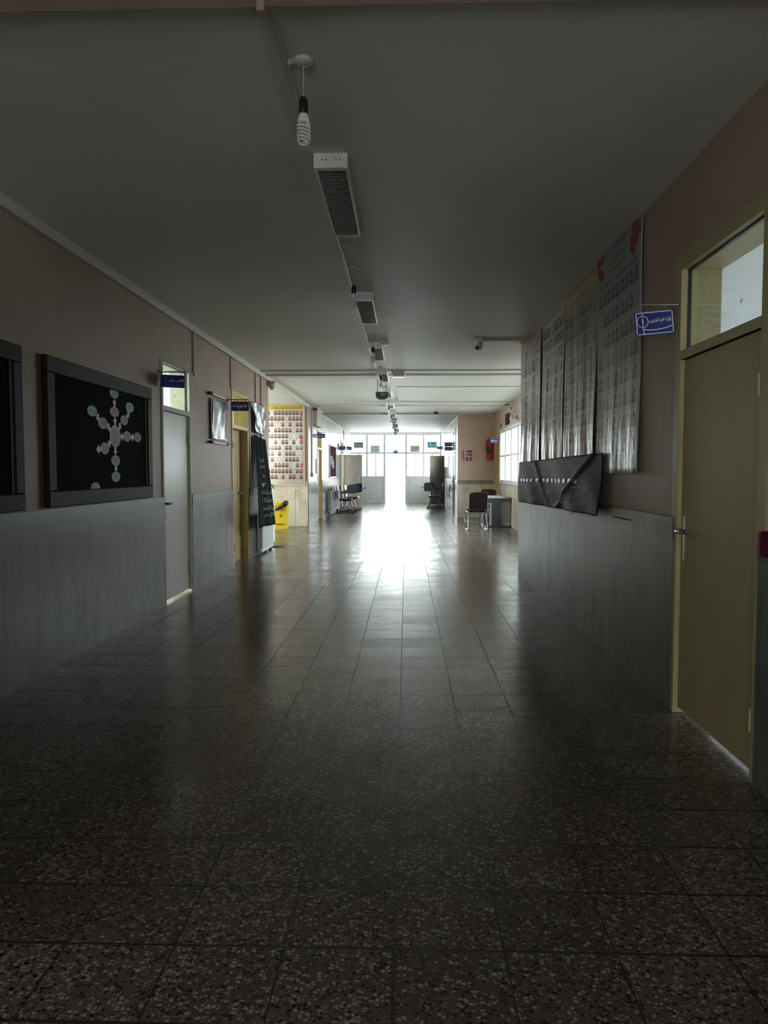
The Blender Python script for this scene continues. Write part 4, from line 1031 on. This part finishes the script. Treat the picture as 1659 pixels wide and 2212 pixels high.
# radiators
def radiator(x0, x1, y0, y1, z0, z1, mat, label):
    t = thing('radiator', ((x0+x1)/2, (y0+y1)/2, 0), label, 'radiator')
    b = MB(M[mat]); b.box(x0+.012, x1-.006, y0+.01, y1-.01, z0, z1, bev=.01)
    n = 0; y = y0+.05
    while y < y1-.06:
        b.box(x1-.008, x1+.004, y, y+.028, z0+.05, z1-.06, bev=.004); y += .05
    b.build('radiator_panel', t)
    g = MB(M[mat]); g.box(x0+.005, x1+.002, y0, y1, z1, z1+.02, bev=.003); g.box(x0+.005, x1+.002, y0, y0+.008, z0+.02, z1, bev=.002); g.build('top_grille', t)
    for y in (y0+.12, y1-.12): MB(M['black']).box(x0+.02, x1-.02, y-.02, y+.02, 0, z0).build('radiator_foot', t)
    MB(M['chrome']).lathe([(.018, 0), (.02, .02), (.012, .03)], (x1-.03, y0-.03, z0+.04), n=12).tube([(x1-.03, y0-.03, 0), (x1-.03, y0-.03, z0+.03)], .008).build('radiator_valve', t)
    return t
radiator(XL+.02, -2.405, 12.25, 13.35, .04, .66, 'radiator', 'white panel radiator below the black cloth')
radiator(XL+.02, -2.39, 23.3, 26.2, .10, .72, 'radiator_grey', 'grey radiator behind the row of navy chairs on the left')

# drinking water cooler just round the corner of the recess
t = thing('water_cooler', (-2.75, 14.25, 0), 'grey water cooler with a black tap, behind the left corner', 'water cooler')
MB(M['white']).box(-2.95, -2.58, 14.05, 14.45, .02, .70, bev=.02).build('cabinet', t)
MB(M['alu']).box(-2.93, -2.60, 14.07, 14.43, .70, 1.05, bev=.015).build('water_tank', t)
MB(M['black']).tube([(-2.60, 14.1, .98), (-2.60, 14.1, 1.12), (-2.57, 14.06, 1.14), (-2.54, 14.04, 1.12), (-2.53, 14.04, 1.07)], .012).build('tap', t)
MB(M['black']).box(-2.9, -2.86, 14.1, 14.4, 0, .02).build('cooler_foot', t); MB(M['black']).box(-2.66, -2.62, 14.1, 14.4, 0, .02).build('cooler_foot', t)

# yellow bin with bag
bx0, bx1 = pY(591, 1100, 17.9)[0], pY(620, 1100, 17.9)[0]
t = thing('waste_bin', ((bx0+bx1)/2, 18.05, 0), 'yellow plastic waste bin with lid, standing in the left recess', 'bin')
def taper(mb, x0, x1, y0, y1, z0, z1, k, mat=None):
    xc, yc = (x0+x1)/2, (y0+y1)/2
    vs = [(xc+(x-xc)*k, yc+(y-yc)*k, z0) for x, y in ((x0, y0), (x1, y0), (x1, y1), (x0, y1))] + [(x, y, z1) for x, y in ((x0, y0), (x1, y0), (x1, y1), (x0, y1))]
    mb.add(vs, [(3, 2, 1, 0), (4, 5, 6, 7), (0, 1, 5, 4), (1, 2, 6, 5), (2, 3, 7, 6), (3, 0, 4, 7)], mat)
b = MB(M['binyellow']); taper(b, bx0, bx1, 17.9, 18.24, .03, .55, .88); b.box(bx0+.02, bx1-.02, 17.915, 18.22, 0, .03)
g = lambda u, v: (bx0+(bx1-bx0)*u, 17.9-.002+.02*(1-v), .03+.52*v)
text(b, 'بازیافت', g, .22, .80, w=.5, h=.09, mat=M['ink'])
b.poly([g(.42, .52), g(.50, .66), g(.54, .62), g(.50, .50)], M['ink']); b.poly([g(.54, .52), g(.60, .63), g(.63, .52), g(.58, .47)], M['ink'])
b.box(bx0+.06, bx1-.08, 17.905, 17.915, .10, .12, M['ink']); b.build('bin_body', t)
l = MB(M['binyellow']); l.box(bx0-.01, bx1+.01, 17.89, 18.25, .55, .585, bev=.01); l.box(bx0+.02, bx1-.02, 17.93, 18.22, .585, .66, bev=.03); l.build('bin_lid', t)
t = MB(M['bagblack']); rnd = random.Random(3); rings = []; n = 14
path = [(p_[0]*.62-1.26, *p_[1:]) for p_ in [(-3.32, 17.83, .46, .02), (-3.22, 17.84, .48, .045), (-3.10, 17.85, .52, .05), (-2.98, 17.86, .57, .055), (-2.88, 17.88, .62, .07), (-2.80, 17.90, .66, .06), (-2.77, 17.91, .68, .02)]]
off = bx0 + .02 + 3.32
t.tube([(p[0]+off, 17.815, p[2]) for p in path], [p[3]*rnd.uniform(.85, 1.15) for p in path], n=n)
t.build('plastic_bag', label='dark crumpled plastic bag draped across the yellow bin', cat='bag')

# cabinet and pipes at the corner past the recess
ya, yb = pX(674, 900, XL)[0], pX(686, 900, XL)[0]
z0, z1 = pX(680, 922, XL)[1], pX(680, 881, XL)[1]
t = thing('wall_cabinet', (XL, (ya+yb)/2, z0), 'beige metal cabinet high on the wall past the recess', 'cabinet')
MB(M['beige']).box(XL, XL+.14, ya, yb-.1, z0, z1, bev=.01).build('cabinet_body', t); MB(M['beige']).box(XL+.14, XL+.148, ya+.03, yb-.13, z0+.03, z1-.03, bev=.003).build('cabinet_door', t)
MB(M['brown_trunk']).box(XL, XL+.03, ya-.18, ya-.10, 1.32, z1, bev=.005).box(XL, XL+.05, ya-.22, ya-.06, 1.25, 1.36, bev=.01).build('cable_trunking', label='brown trunking ending in a box, beside the beige cabinet', cat='cable trunking')
MB(M['white']).box(XL, XL+.04, yb-.4, yb-.34, 1.33, 1.75, bev=.004).build('wall_lamp', label='slim white strip on the wall below the beige cabinet', cat='strip')
MB(M['black']).box(XL+.02, XL+.16, ya-.1, ya+.05, H-.09, H-.04, bev=.01).build('ceiling_box', label='small black box by the ceiling above the beige cabinet', cat='box')
for px, pa, pb in ((742.5, 925, 953),):
    y, za_ = pX(px, pb, XL); MB(M['brown_trunk']).box(XL, XL+.02, y-.04, y+.04, za_, pX(px, pa, XL)[1]).build('cable_trunking', label='short dark trunking above the far left blue signs', cat='cable trunking')
y = 27.0; MB(M['white']).box(XL, XL+.05, 27.2, 27.5, 2.3, 2.42, bev=.01).build('wall_box', label='small white box above the far left blue signs', cat='box')

# ------------------------------------------------------------------ along the ceiling
XC = -.507
segs = [(2.741, 3.86), (5.10, 7.1), (8.4, 9.8), (11.1, 12.4), (13.7, 15.3), (16.6, 18.1), (19.3, 21.1), (22.3, 24.1), (25.3, 27.1), (28.3, 30.2), (31.4, 32.7)]
for i, (a, b) in enumerate(segs):
    MB(M['offwhite']).box(XC-.012, XC+.012, a, b, H-.018, H, bev=.003).build('cable_trunking', label='white cable trunking along the ceiling, run number %s from the front' % ('one two three four five six seven eight nine ten eleven'.split()[i]), cat='cable trunking', group='ceiling trunking runs between the strip lights')

def make_fixture(x0, y0, ln, label):
    wd = .182; t = thing('strip_light', (x0+wd/2, y0, H-.075), label, 'ceiling light', 'louvred strip lights along the ceiling')
    x1 = x0+wd; zb, zt = H-.078, H-.0
    b = MB(M['white']); b.box(x0, x1, y0, y0+.045, zb, zt, bev=.003); b.box(x0, x1, y0+ln-.045, y0+ln, zb+.012, zt, bev=.003)
    b.box(x0, x0+.014, y0+.045, y0+ln-.045, zb, zt); b.box(x1-.014, x1, y0+.045, y0+ln-.045, zb, zt); b.box(x0+.014, x1-.014, y0+.045, y0+ln-.045, zt-.018, zt)
    for k in (.25, .36, .66, .78): b.lathe([(.0, -.001), (.0035, -.001), (.0035, .002)], (x0+wd*k, y0, zt-.035), M['black'], n=8, ax='y')
    b.build('housing', t)
    l = MB(M['louver']); n = 34; xm = (x0+x1)/2
    for i in range(n):
        y = y0+.075+(ln-.15)*i/(n-1)
        for xa, xb_, da, db in ((x0+.02, xm, -.012, .006), (xm, x1-.02, .006, -.012)):
            l.add([(xa, y+da, zb+.006), (xb_, y+db, zb+.006), (xb_, y+db+.003, zb+.036), (xa, y+da+.003, zb+.036), (xa, y+da+.0025, zb+.006), (xb_, y+db+.0025, zb+.006), (xb_, y+db+.0055, zb+.036), (xa, y+da+.0055, zb+.036)],
                  [(0, 1, 2, 3), (7, 6, 5, 4), (0, 4, 5, 1), (3, 2, 6, 7)])
    l.build('louver', t)
    for xx in (x0+.05, x1-.05): MB(M['tubeglass']).tube([(xx, y0+.06, zt-.032), (xx, y0+ln-.06, zt-.032)], .011, n=10).build('fluorescent_tube', t)
    return t
nm = 'nearest second third fourth fifth sixth seventh eighth ninth farthest'.split()
first = pZ(708, 330, H)[1]
fx = make_fixture(-.5, first, 1.22, 'louvred strip light on the ceiling, nearest of the row')
for i, y in enumerate((7.12, 9.85, 12.45, 15.35, 18.15, 21.15, 24.15, 27.15, 30.2)):
    c = copy_tree(fx); c.location.y = y; c['label'] = 'louvred strip light on the ceiling, %s in the row' % nm[i+1]

def make_bulb(x, y, label):
    t = thing('pendant_bulb', (x, y, H), label, 'light bulb', 'bulbs hanging from the ceiling')
    MB(M['offwhite']).lathe([(0, 0), (.042, -.0), (.045, -.008), (.028, -.020), (.006, -.024), (0, -.024)], (x, y, H), n=20).build('ceiling_rose', t)
    MB(M['offwhite']).tube([(x, y, H-.024), (x+.001, y, H-.09), (x, y, H-.152)], .0022, n=6).build('cord', t)
    MB(M['black']).lathe([(.004, -.148), (.012, -.152), (.018, -.165), (.0195, -.18), (.0195, -.215), (.017, -.222), (0, -.222)], (x, y, H), n=18).build('lamp_holder', t)
    MB(M['white']).lathe([(.0, -.214), (.016, -.216), (.020, -.225), (.0245, -.245), (.0245, -.252), (.012, -.255), (0, -.255)], (x, y, H), n=20).build('bulb_base', t)
    s = MB(M['tubeglass']); R_ = .0245; turns = 5.0
    for ph in (0, PI):
        pts = [(x+.014*math.cos(ph), y+.014*math.sin(ph), H-.25)]
        N = 96
        for k in range(N+1):
            q = k/N; a = ph + q*turns*PI; r = R_ if q < .9 else R_*(1-(q-.9)*4); pts.append((x+r*math.cos(a), y+r*math.sin(a), H-.266-.072*q))
        s.tube(pts, .0052, n=8)
    s.build('spiral_tube', t)
    return t
x, y = pZ(655, 129, H)
b0 = make_bulb(x, y, 'spiral bulb on a black holder hanging from the ceiling, nearest in the row')
x2, y2 = pZ(764, 577, H)
bulbs = [(x2, y2), pZ(806, 723, H), pZ(823, 792, H), (-.43, 14.9), (-.43, 18.0), (-.43, 20.9), (-.43, 24.0), (-.43, 27.0), (-.43, 30.0)]
for i, (bx, by) in enumerate(bulbs):
    c = copy_tree(b0); c.location = (bx, by, H); c['label'] = 'spiral bulb on a black holder hanging from the ceiling, %s in the row' % nm[i+1]
# short boxes joining the first roses to the trunking
for i, (bx, by) in enumerate(((x, y), (x2, y2))):
    MB(M['offwhite']).box(XC+.012, bx-.05, by-.012, by+.012, H-.022, H, bev=.003).build('junction_box', label='little white box joining the trunking to the %s bulb' % ('nearest', 'second')[i], cat='junction box')
    MB(M['offwhite']).box(bx-.05, bx-.03, by-.004, by+.004, H-.014, H).build('cable_stub', label='short cable between white box and rose of the %s bulb' % ('nearest', 'second')[i], cat='cable')
MB(M['brown_trunk']).box(-.535, -.505, 2.700, 2.760, H-.07, H-.035, bev=.003).build('cable_clip', label='small brown clip where the trunking meets the beam at the top edge', cat='clip')

# oblong lamp beside the row, at the first pair of cross conduits
lx, ly = pZ(861, 800, H); 
t = thing('bulkhead_light', (lx, ly, H-.12), 'oblong bulkhead light beside the strip lights where conduits cross', 'light')
MB(M['offwhite']).box(lx-.12, lx+.12, ly-.07, ly+.07, H-.085, H, bev=.025).build('housing', t)
MB(M['tubeglass']).box(lx-.105, lx+.105, ly-.06, ly+.06, H-.115, H-.085, bev=.02).build('diffuser', t)

# dark rounded box hanging on two rods
gx0, gz0 = pY(812, 864, 13.78); gx1, gz1 = pY(838.5, 847, 13.78)
t = thing('hanging_box', ((gx0+gx1)/2, 13.78, gz0), 'dark green rounded box hanging on two rods under the strip lights', 'hanging lamp')
b = MB(M['darkgreen']); pr = []
for k in range(9):
    a = PI + PI*k/8; pr.append(((gx0+gx1)/2 + (gx1-gx0)/2*math.cos(a)*(1 if abs(math.cos(a)) > .9 else .96), 13.73, gz0+.06+.06*math.sin(a)))
b.prism([(gx0, 13.73, gz1), *pr, (gx1, 13.73, gz1)], (0, .10, 0)); b.build('box_body', t)
MB(M['ink_grey']).box(gx0+.09, gx1-.05, 13.722, 13.73, gz1-.07, gz1-.025).build('name_plate', t)
for xx in (gx0+.03, gx1-.03): MB(M['darkmetal']).tube([(xx, 13.78, gz1), (xx, 13.78, H)], .006).build('rod', t)

# small boxes right of the strip lights
for (px, py, Y, lab) in ((856, 875, 17.4, 'upper small beige box beside the fifth strip light'), (857, 882, 17.9, 'lower small beige box beside the fifth strip light'), (831, 741, 9.7, 'small white box at the third strip light\'s right corner')):
    xx, zz = pY(px, py, Y); MB(M['offwhite']).box(xx-.05, xx+.05, Y-.05, Y+.05, max(zz-.03, H-.09) if zz < H-.03 else H-.05, H, bev=.006).build('junction_box', label=lab, cat='junction box')

# cameras
cy = 9.62; cx_, cz_ = pY(1033, 757, cy)
struct(MB(M['brown_trunk']).box(cx_+.05, XR, cy-.012, cy+.012, H-.035, H, bev=.003), 'trim_6')
t = thing('ceiling_camera', (cx_, cy, H), 'dome camera with violet lens under the ceiling on the right', 'security camera')
MB(M['offwhite']).box(cx_-.04, cx_+.055, cy-.05, cy+.05, H-.055, H, bev=.008).build('mount', t)
b = MB(M['beige']); b.lathe([(.042, -.05), (.044, -.08), (.040, -.12), (.03, -.145), (.0, -.152)], (cx_+.01, cy, H), n=20); b.build('camera_body', t)
b = MB(M['lens']); b.lathe([(.028*math.sin(a*PI/10), .028*math.cos(a*PI/10)) for a in range(11)], (cx_-.018, cy-.038, H-.128), n=16); b.build('lens', t)
cyy = YC-.05; cx_, cz_ = pY(585, 832, cyy)
t = thing('corner_camera', (cx_, cyy, cz_), 'beige dome camera on the left wall corner under the ceiling', 'security camera')
MB(M['beige']).box(XL, cx_+.09, cyy-.04, cyy+.04, cz_+.03, cz_+.075, bev=.012).build('mount', t)
MB(M['beige']).lathe([(.065, .035), (.068, 0), (.05, -.05), (.02, -.085), (.0, -.09)], (cx_+.02, cyy, cz_), n=20).build('camera_body', t)

# black lamp holder under the far ceiling, right
Yq = 21.4; xq = pY(942, 898, Yq)[0]
t = thing('ceiling_spotlight', (xq, Yq, H-.12), 'black lamp holder with clear bulb under the ceiling, right of the row', 'lamp')
MB(M['black']).lathe([(.05, 0), (.055, -.02), (.10, -.05), (.05, -.075), (.0, -.075)], (xq, Yq, H), n=18).build('lamp_holder', t)
MB(M['tubeglass']).lathe([(.02, -.07), (.035, -.10), (.03, -.13), (0, -.145)], (xq, Yq, H), n=16).build('bulb', t)

# things high on the lobby wall
def onL(px, py): return pX(px, py, XLB)
y, z = onL(1071, 893)
t = thing('wall_spotlight', (XLB, y, z), 'white wall spotlight high up beside the pink wall', 'lamp')
MB(M['white']).box(XLB-.16, XLB-.04, y-.08, y+.08, z-.07, z+.07, bev=.03).build('lamp_housing', t); MB(M['black']).lathe([(.04, -.006), (.0, -.006)], (XLB-.10, y-.08, z), ax='y').lathe([(.04, -.006), (.045, .01)], (XLB-.10, y-.08, z), ax='y').build('lens', t)
MB(M['white']).box(XLB-.05, XLB, y-.03, y+.03, z-.02, z+.1).build('wall_bracket', t)
y, z = onL(1104, 872)
t = thing('security_camera', (XLB, y, z), 'brown bullet camera high on the lobby wall', 'security camera')
MB(M['bronze']).lathe([(.05, -.12), (.055, -.05), (.05, .06), (.02, .1), (0, .1)], (XLB-.12, y, z), ax='y', n=16).lathe([(0, -.10), (.05, -.12)], (XLB-.12, y, z), ax='y', n=16).build('camera_body', t)
MB(M['boardframe']).box(XLB-.10, XLB, y-.02, y+.02, z, z+.10).build('wall_bracket', t)
ya, z0 = onL(1101, 917); yb, z1 = onL(1094, 903)
MB(M['boardframe']).box(XLB-.03, XLB, ya, yb+.02, z0+.02, z1+.1).build('wall_picture', label='small dark brown panel above the lobby windows', cat='panel')
y, z = onL(1083, 920); MB(M['bronze']).lathe([(.06, -.02), (.07, -.01), (.07, .02)], (XLB-.01, y, z), ax='x', n=18).lathe([(0, -.03), (.06, -.02)], (XLB-.01, y, z), ax='x', n=18).build('wall_ornament', label='small round bronze piece just above the lobby windows', cat='ornament')
# garland of silver leaves near the ceiling of the lobby wall
t = MB(M['silver']); rnd = random.Random(11)
for k in range(90):
    y, z = onL(1104+18*rnd.random(), 868+38*rnd.random()); 
    if z > H-.05: continue
    a = rnd.random()*6.28; r = .035; q = rnd.uniform(.0, .03)
    t.poly([(XLB-.02-q-.02*math.sin(a), y+r*math.cos(a), z+r*math.sin(a)), (XLB-.02-q, y+r*.4*math.cos(a+2), z+r*.4*math.sin(a+2)), (XLB-.02-q, y-r*math.cos(a), z-r*math.sin(a)), (XLB-.035-q, y+r*.4*math.cos(a-2), z+r*.4*math.sin(a-2))])
for k in range(5):
    y, z = onL(1104+4*k, 878+7*k); y2_, z2_ = onL(1108+4*k, 884+7*k); t.tube([(XLB-.02, y, z), (XLB-.03, y2_, z2_)], .006, M['bronze'])
t.build('leaf_garland', label='silvery leaf garland high on the lobby wall', cat='garland')

# ------------------------------------------------------------------ pink wall: extinguisher and small frame
ey = YPK; ex0 = pY(1057.5, 970, ey-.1)
zb = pY(1057, 994, ey-.1)[1]; R_ = .095
t = thing('fire_extinguisher', (ex0[0], ey-.11, zb), 'red fire extinguisher hanging on the pink wall', 'fire extinguisher')
b = MB(M['red']); c = (ex0[0], ey-.11, zb)
b.lathe([(0, 0), (R_*.9, 0), (R_, .02), (R_, .50), (R_*.8, .55), (R_*.35, .59), (.025, .60), (.0, .60)], c, n=24); b.build('cylinder', t)
lb = MB(M['ink']); 
lb.add([(c[0]+R_*1.012*math.cos(a), c[1]+R_*1.012*math.sin(a), c[2]+z) for z in (.17, .42) for a in [math.radians(205+ 12*k) for k in range(7)]], [(k, k+1, 8+k, 7+k) for k in range(6)]); lb.build('body_label', t)
MB(M['black']).box(c[0]-.02, c[0]+.02, c[1]-.02, c[1]+.02, c[2]+.60, c[2]+.65).box(c[0]-.015, c[0]+.015, c[1]-.08, c[1]+.03, c[2]+.65, c[2]+.67).build('valve', t)
MB(M['black']).tube([(c[0]-.02, c[1], c[2]+.62), (c[0]-.07, c[1]-.03, c[2]+.61), (c[0]-.10, c[1]-.03, c[2]+.5), (c[0]-.105, c[1]-.03, c[2]+.3)], .010).build('hose', t)
MB(M['darkmetal']).box(c[0]-.03, c[0]+.03, ey-.02, ey, c[2]+.45, c[2]+.6).box(c[0]-.012, c[0]+.012, ey-.11+R_*.5, ey-.02, c[2]+.5, c[2]+.52).build('wall_hook', t)
fx0, fz0 = pY(1003, 995, ey); fx1, fz1 = pY(1019, 971, ey)
t = thing('wall_frame', ((fx0+fx1)/2, ey, fz0), 'small maroon case with white bars mounted on the pink wall', 'wall case')
MB(M['ink_red']).box(fx0, fx1, ey-.12, ey, fz0, fz1, bev=.008).build('case_body', t)
b = MB(M['signwhite']); w_ = fx1-fx0; h_ = fz1-fz0
b.box(fx0, fx1, ey-.128, ey-.12, fz0+h_*.62, fz0+h_*.66).box(fx0, fx1, ey-.128, ey-.12, fz0+h_*.36, fz0+h_*.40).box(fx0+w_*.55, fx0+w_*.6, ey-.128, ey-.12, fz0+.01, fz0+h_*.36).box(fx0+w_*.3, fx0+w_*.34, ey-.128, ey-.12, fz0+h_*.4, fz0+h_*.95).box(fx0, fx0+.02, ey-.128, ey-.12, fz0, fz1).box(fx0+.02, fx1, ey-.128, ey-.12, fz1-.015, fz1)
b.build('white_bars', t)

# ------------------------------------------------------------------ chairs
def make_chair(name, label, seatm, tubem, tablet, group=None):
    """tablet-arm chair facing +Y, origin on the floor"""
    t = thing(name, (0, 0, 0), label, 'chair', group)
    sm = M[seatm]; tm = M[tubem]
    b = MB(sm); b.box(-.21, .21, -.20, .22, .435, .485, bev=.022); b.build('seat', t)
    T = Matrix.Translation((0, -.235, .50)) @ Matrix.Rotation(math.radians(9), 4, 'X')
    b = MB(sm); n = 8; w2, hh = .225, .40
    out = []
    for k in range(n+1):
        u = -1+2*k/n; out.append((u*w2*.97, .0, hh - .035*abs(u)**4 + .012*(1-u*u)))
    pts = [(-w2*.9, 0, .0), (w2*.9, 0, .0)] + [(p[0], 0, p[2]) for p in reversed(out)]
    b.prism([(p[0], -.02, p[2]) for p in pts], (0, .04, 0), T=T); b.build('backrest', t)
    for s in (-1, 1):
        f = MB(tm); x = s*.215
        f.tube([(x, .20, .43), (x*1.0, -.18, .42), (x, -.225, .46), (x, -.255, .60), (x, -.30, .90)], .011, n=8); f.build('back_tube', t)
        f = MB(tm); f.tube([(x, .12, .425), (x*1.06, .20, .20), (x*1.08, .25, .03)], .011, n=8); f.build('front_leg', t)
        f = MB(tm); f.tube([(x, -.05, .425), (x*1.06, -.16, .20), (x*1.08, -.24, .03)], .011, n=8); f.build('rear_leg', t)
        f = MB(tm); f.tube([(x*1.08, .27, .016), (x*1.08, -.27, .016)], .012, n=8); f.build('runner', t)
        f = MB(M['black']); f.box(x*1.08-.018, x*1.08+.018, .25, .30, 0, .035, bev=.006).box(x*1.08-.018, x*1.08+.018, -.30, -.25, 0, .035, bev=.006); f.build('runner_cap', t)
    f = MB(tm); f.tube([(-.23, -.26, .02), (.23, -.26, .02)], .010, n=8); f.tube([(-.22, .18, .17), (.22, .18, .17)], .008, n=8); f.tube([(-.215, .0, .425), (0, -.03, .405), (.215, .0, .425)], .010, n=8)
    f.build('cross_bar', t)
    f = MB(tm); f.tube([(.215, .10, .425), (.30, .12, .47), (.31, .12, .66)], .010, n=8).tube([(.215, -.15, .43), (.30, -.14, .50), (.31, -.13, .66)], .009, n=8); f.build('arm_post', t)
    if tablet == 'down':
        b = MB(sm if seatm == 'chairbrown' else M['chairblue']); b.box(.25, .37, -.20, .16, .66, .685, bev=.010); b.build('arm_rest', t)
        b = MB(M['darkmetal']); b.tube([(-.215, .1, .40), (-.29, .15, .40), (-.33, .20, .42)], .014, n=8); b.build('bracket', t)
    else:
        b = MB(M['chairblue']); b.box(.295, .318, -.16, .34, .665, .70, bev=.004)
        T = Matrix.Translation((.31, 0, 0))
        prof = [(0, .03, .68), (0, .36, .68), (0, .38, .70), (0, .38, .95), (0, .35, .975), (0, .12, .96), (0, .08, .92), (0, .05, .80), (0, -.10, .74), (0, -.16, .70), (0, -.16, .68)]
        b.prism(prof, (.018, 0, 0), T=T); b.build('writing_tablet', t)
        b = MB(tm); b.tube([(.312, .38, .80), (.312, .55, .815)], .009, n=8).tube([(.30, .36, .78), (.30, .42, .80)], .014, n=8); b.build('tablet_hinge', t)
    return t
CG = 'tablet chairs lined up at the end of the corridor'
ch = make_chair('tablet_arm_chair', 'navy tablet chair in front of the grey radiator, nearest of the left row', 'chairblue', 'darkmetal', 'up', CG)
ch.location = (-2.02, 24.6, 0); ch.rotation_euler = (0, 0, math.radians(-88))
def chair_copy(src, x, y, deg, label, group=None):
    c = copy_tree(src); c.location = (x, y, 0); c.rotation_euler = (0, 0, math.radians(deg)); c['label'] = label
    if group: c['group'] = group
    return c
chair_copy(ch, -2.0, 25.55, -84, 'navy tablet chair in the left row, behind the nearest one', CG)
chair_copy(ch, -1.93, 26.6, -93, 'navy tablet chair in the left row, farthest, beside the taupe door leaf', CG)
# mirrored chair for the other side
cr = make_chair('tablet_arm_chair', 'x', 'chairblue', 'darkmetal', 'up', CG)
for o in [x_ for x_ in bpy.data.objects if x_.parent == cr]:
    for v in o.data.vertices: v.co.x *= -1
    o.data.flip_normals()
cr.location = (1.05, 27.6, 0); cr.rotation_euler = (0, 0, math.radians(86)); cr['label'] = 'navy tablet chair on the right side, nearer of the two there'
chair_copy(cr, 1.12, 28.7, 92, 'navy tablet chair on the right side, farther of the two there', CG)
c2 = make_chair('armchair', 'brown upholstered chrome chair seen from behind, beside the desk', 'chairbrown', 'chrome', 'down')
xq, yq = pZ(1031, 1146, 0); c2.location = (xq, yq+.27, 0); c2.rotation_euler = (0, 0, math.radians(4))
c3 = chair_copy(c2, 2.26, 20.35, 178, 'brown chair tucked behind the desk, only its top showing')

# desk
dy0, dy1 = 18.55, 19.95; dx0 = pY(1052, 1100, dy0)[0]; dx1 = XLB-.03
t = thing('desk', ((dx0+dx1)/2, (dy0+dy1)/2, 0), 'desk with pale top and charcoal end panel against the lobby wall', 'desk')
MB(M['deskpale']).box(dx0-.03, dx1, dy0-.03, dy1, .72, .75, bev=.004).build('desk_top', t)
MB(M['deskgrey']).box(dx0-.02, dx1, dy0, dy0+.02, .66, .72).build('apron', t)
xm0, xm1 = pY(1062, 1100, dy0)[0], pY(1083.5, 1100, dy0)[0]
MB(M['deskgrey']).box(xm0, xm1, dy0, dy0+.5, .03, .66, bev=.003).build('pedestal', t)
MB(M['deskpale']).box(xm1, dx1-.02, dy0+.08, dy0+.10, .10, .66).build('modesty_panel', t)
MB(M['black']).box(dx0-.02, dx1, dy0-.01, dy0+.03, 0, .03).box(dx0-.02, dx0+.02, dy0+.03, dy1-.1, 0, .03).build('plinth', t)
MB(M['deskgrey']).box(dx0, dx0+.02, dy1-.5, dy1-.06, .03, .72).build('side_panel', t)
MB(M['chrome']).tube([(xm0-.03, dy0-.02, .03), (xm0-.03, dy0-.02, .66)], .012).build('leg', t)
MB(M['deskpale']).box(dx0+.25, dx0+.55, dy0+.5, dy0+.75, .751, .757).build('paper_stack', label='pale papers lying on the desk', cat='paper')
# twisted wire on the floor beside the chair
pts = [pZ(a, b, .006) for a, b in ((1003, 1119), (1004, 1127), (1010, 1130), (1006, 1123), (1014, 1126), (1022, 1127))]
MB(M['white']).tube([(p[0], p[1], .008) for p in pts], .006, n=6).build('loose_wire', label='white loose wire lying on the floor left of the brown chair', cat='wire')

# flattened dark rag by the corner
t = MB(M['bagblack']); n = 12; x, y = pZ(588, 1183, 0)
t.lathe([(.16, 0), (.15, .012), (.09, .022), (0, .025)], (x+.02, y+.2, 0), n=12); t.build('floor_rag', label='flat dark rag on the floor at the left corner', cat='rag')

# dark smear on the marble band at the banner's near end, plaster marks, screws
def smear(px, py, ry, rz, label):
    y, z = pX(px, py, XR-.023); rnd = random.Random(int(px)); n = 18
    MB(M['dirt']).prism([(XR-.0225, y+ry*rnd.uniform(.6, 1.1)*math.cos(2*PI*i/n), z+rz*rnd.uniform(.6, 1.1)*math.sin(2*PI*i/n)) for i in range(n)], (-.001, 0, 0)).build('scuff_mark', label=label, cat='scuff mark')
smear(1340, 1119, .30, .007, 'dark scuff along the marble band right of the banner')
for k, (px, py) in enumerate(((1234, 1109), (1279, 1112), (1291, 1176))):
    y, z = pX(px, py, XR-.02); MB(M['signwhite']).box(XR-.028, XR-.020, y-.008, y+.008, z-.012, z+.012, bev=.003).build('wall_hook', label=('small white hook under the banner, farther one', 'small white hook under the banner, nearer one', 'lone white plug low in the right marble wall')[k], cat='hook')
# dark red box at the right edge
y, z = pX(1656, 1172, XR); MB(M['maroon']).box(XR-.03, XR, y-.16, y, z-.06, z+.05, bev=.006).build('wall_box', label='dark red box at the picture\'s right edge beside the khaki door', cat='box')
# marks where the right sign's bracket is fixed
t = MB(M['dirt'])
for k in range(6):
    y, z = pX(1467 - (k % 3), 655+12*k, XR-.001); t.box(XR-.002, XR-.0005, y-.004, y+.004, z-.008, z+.006)
t.build('drill_marks', label='row of drill holes by the nearest blue sign\'s bracket', cat='marks')
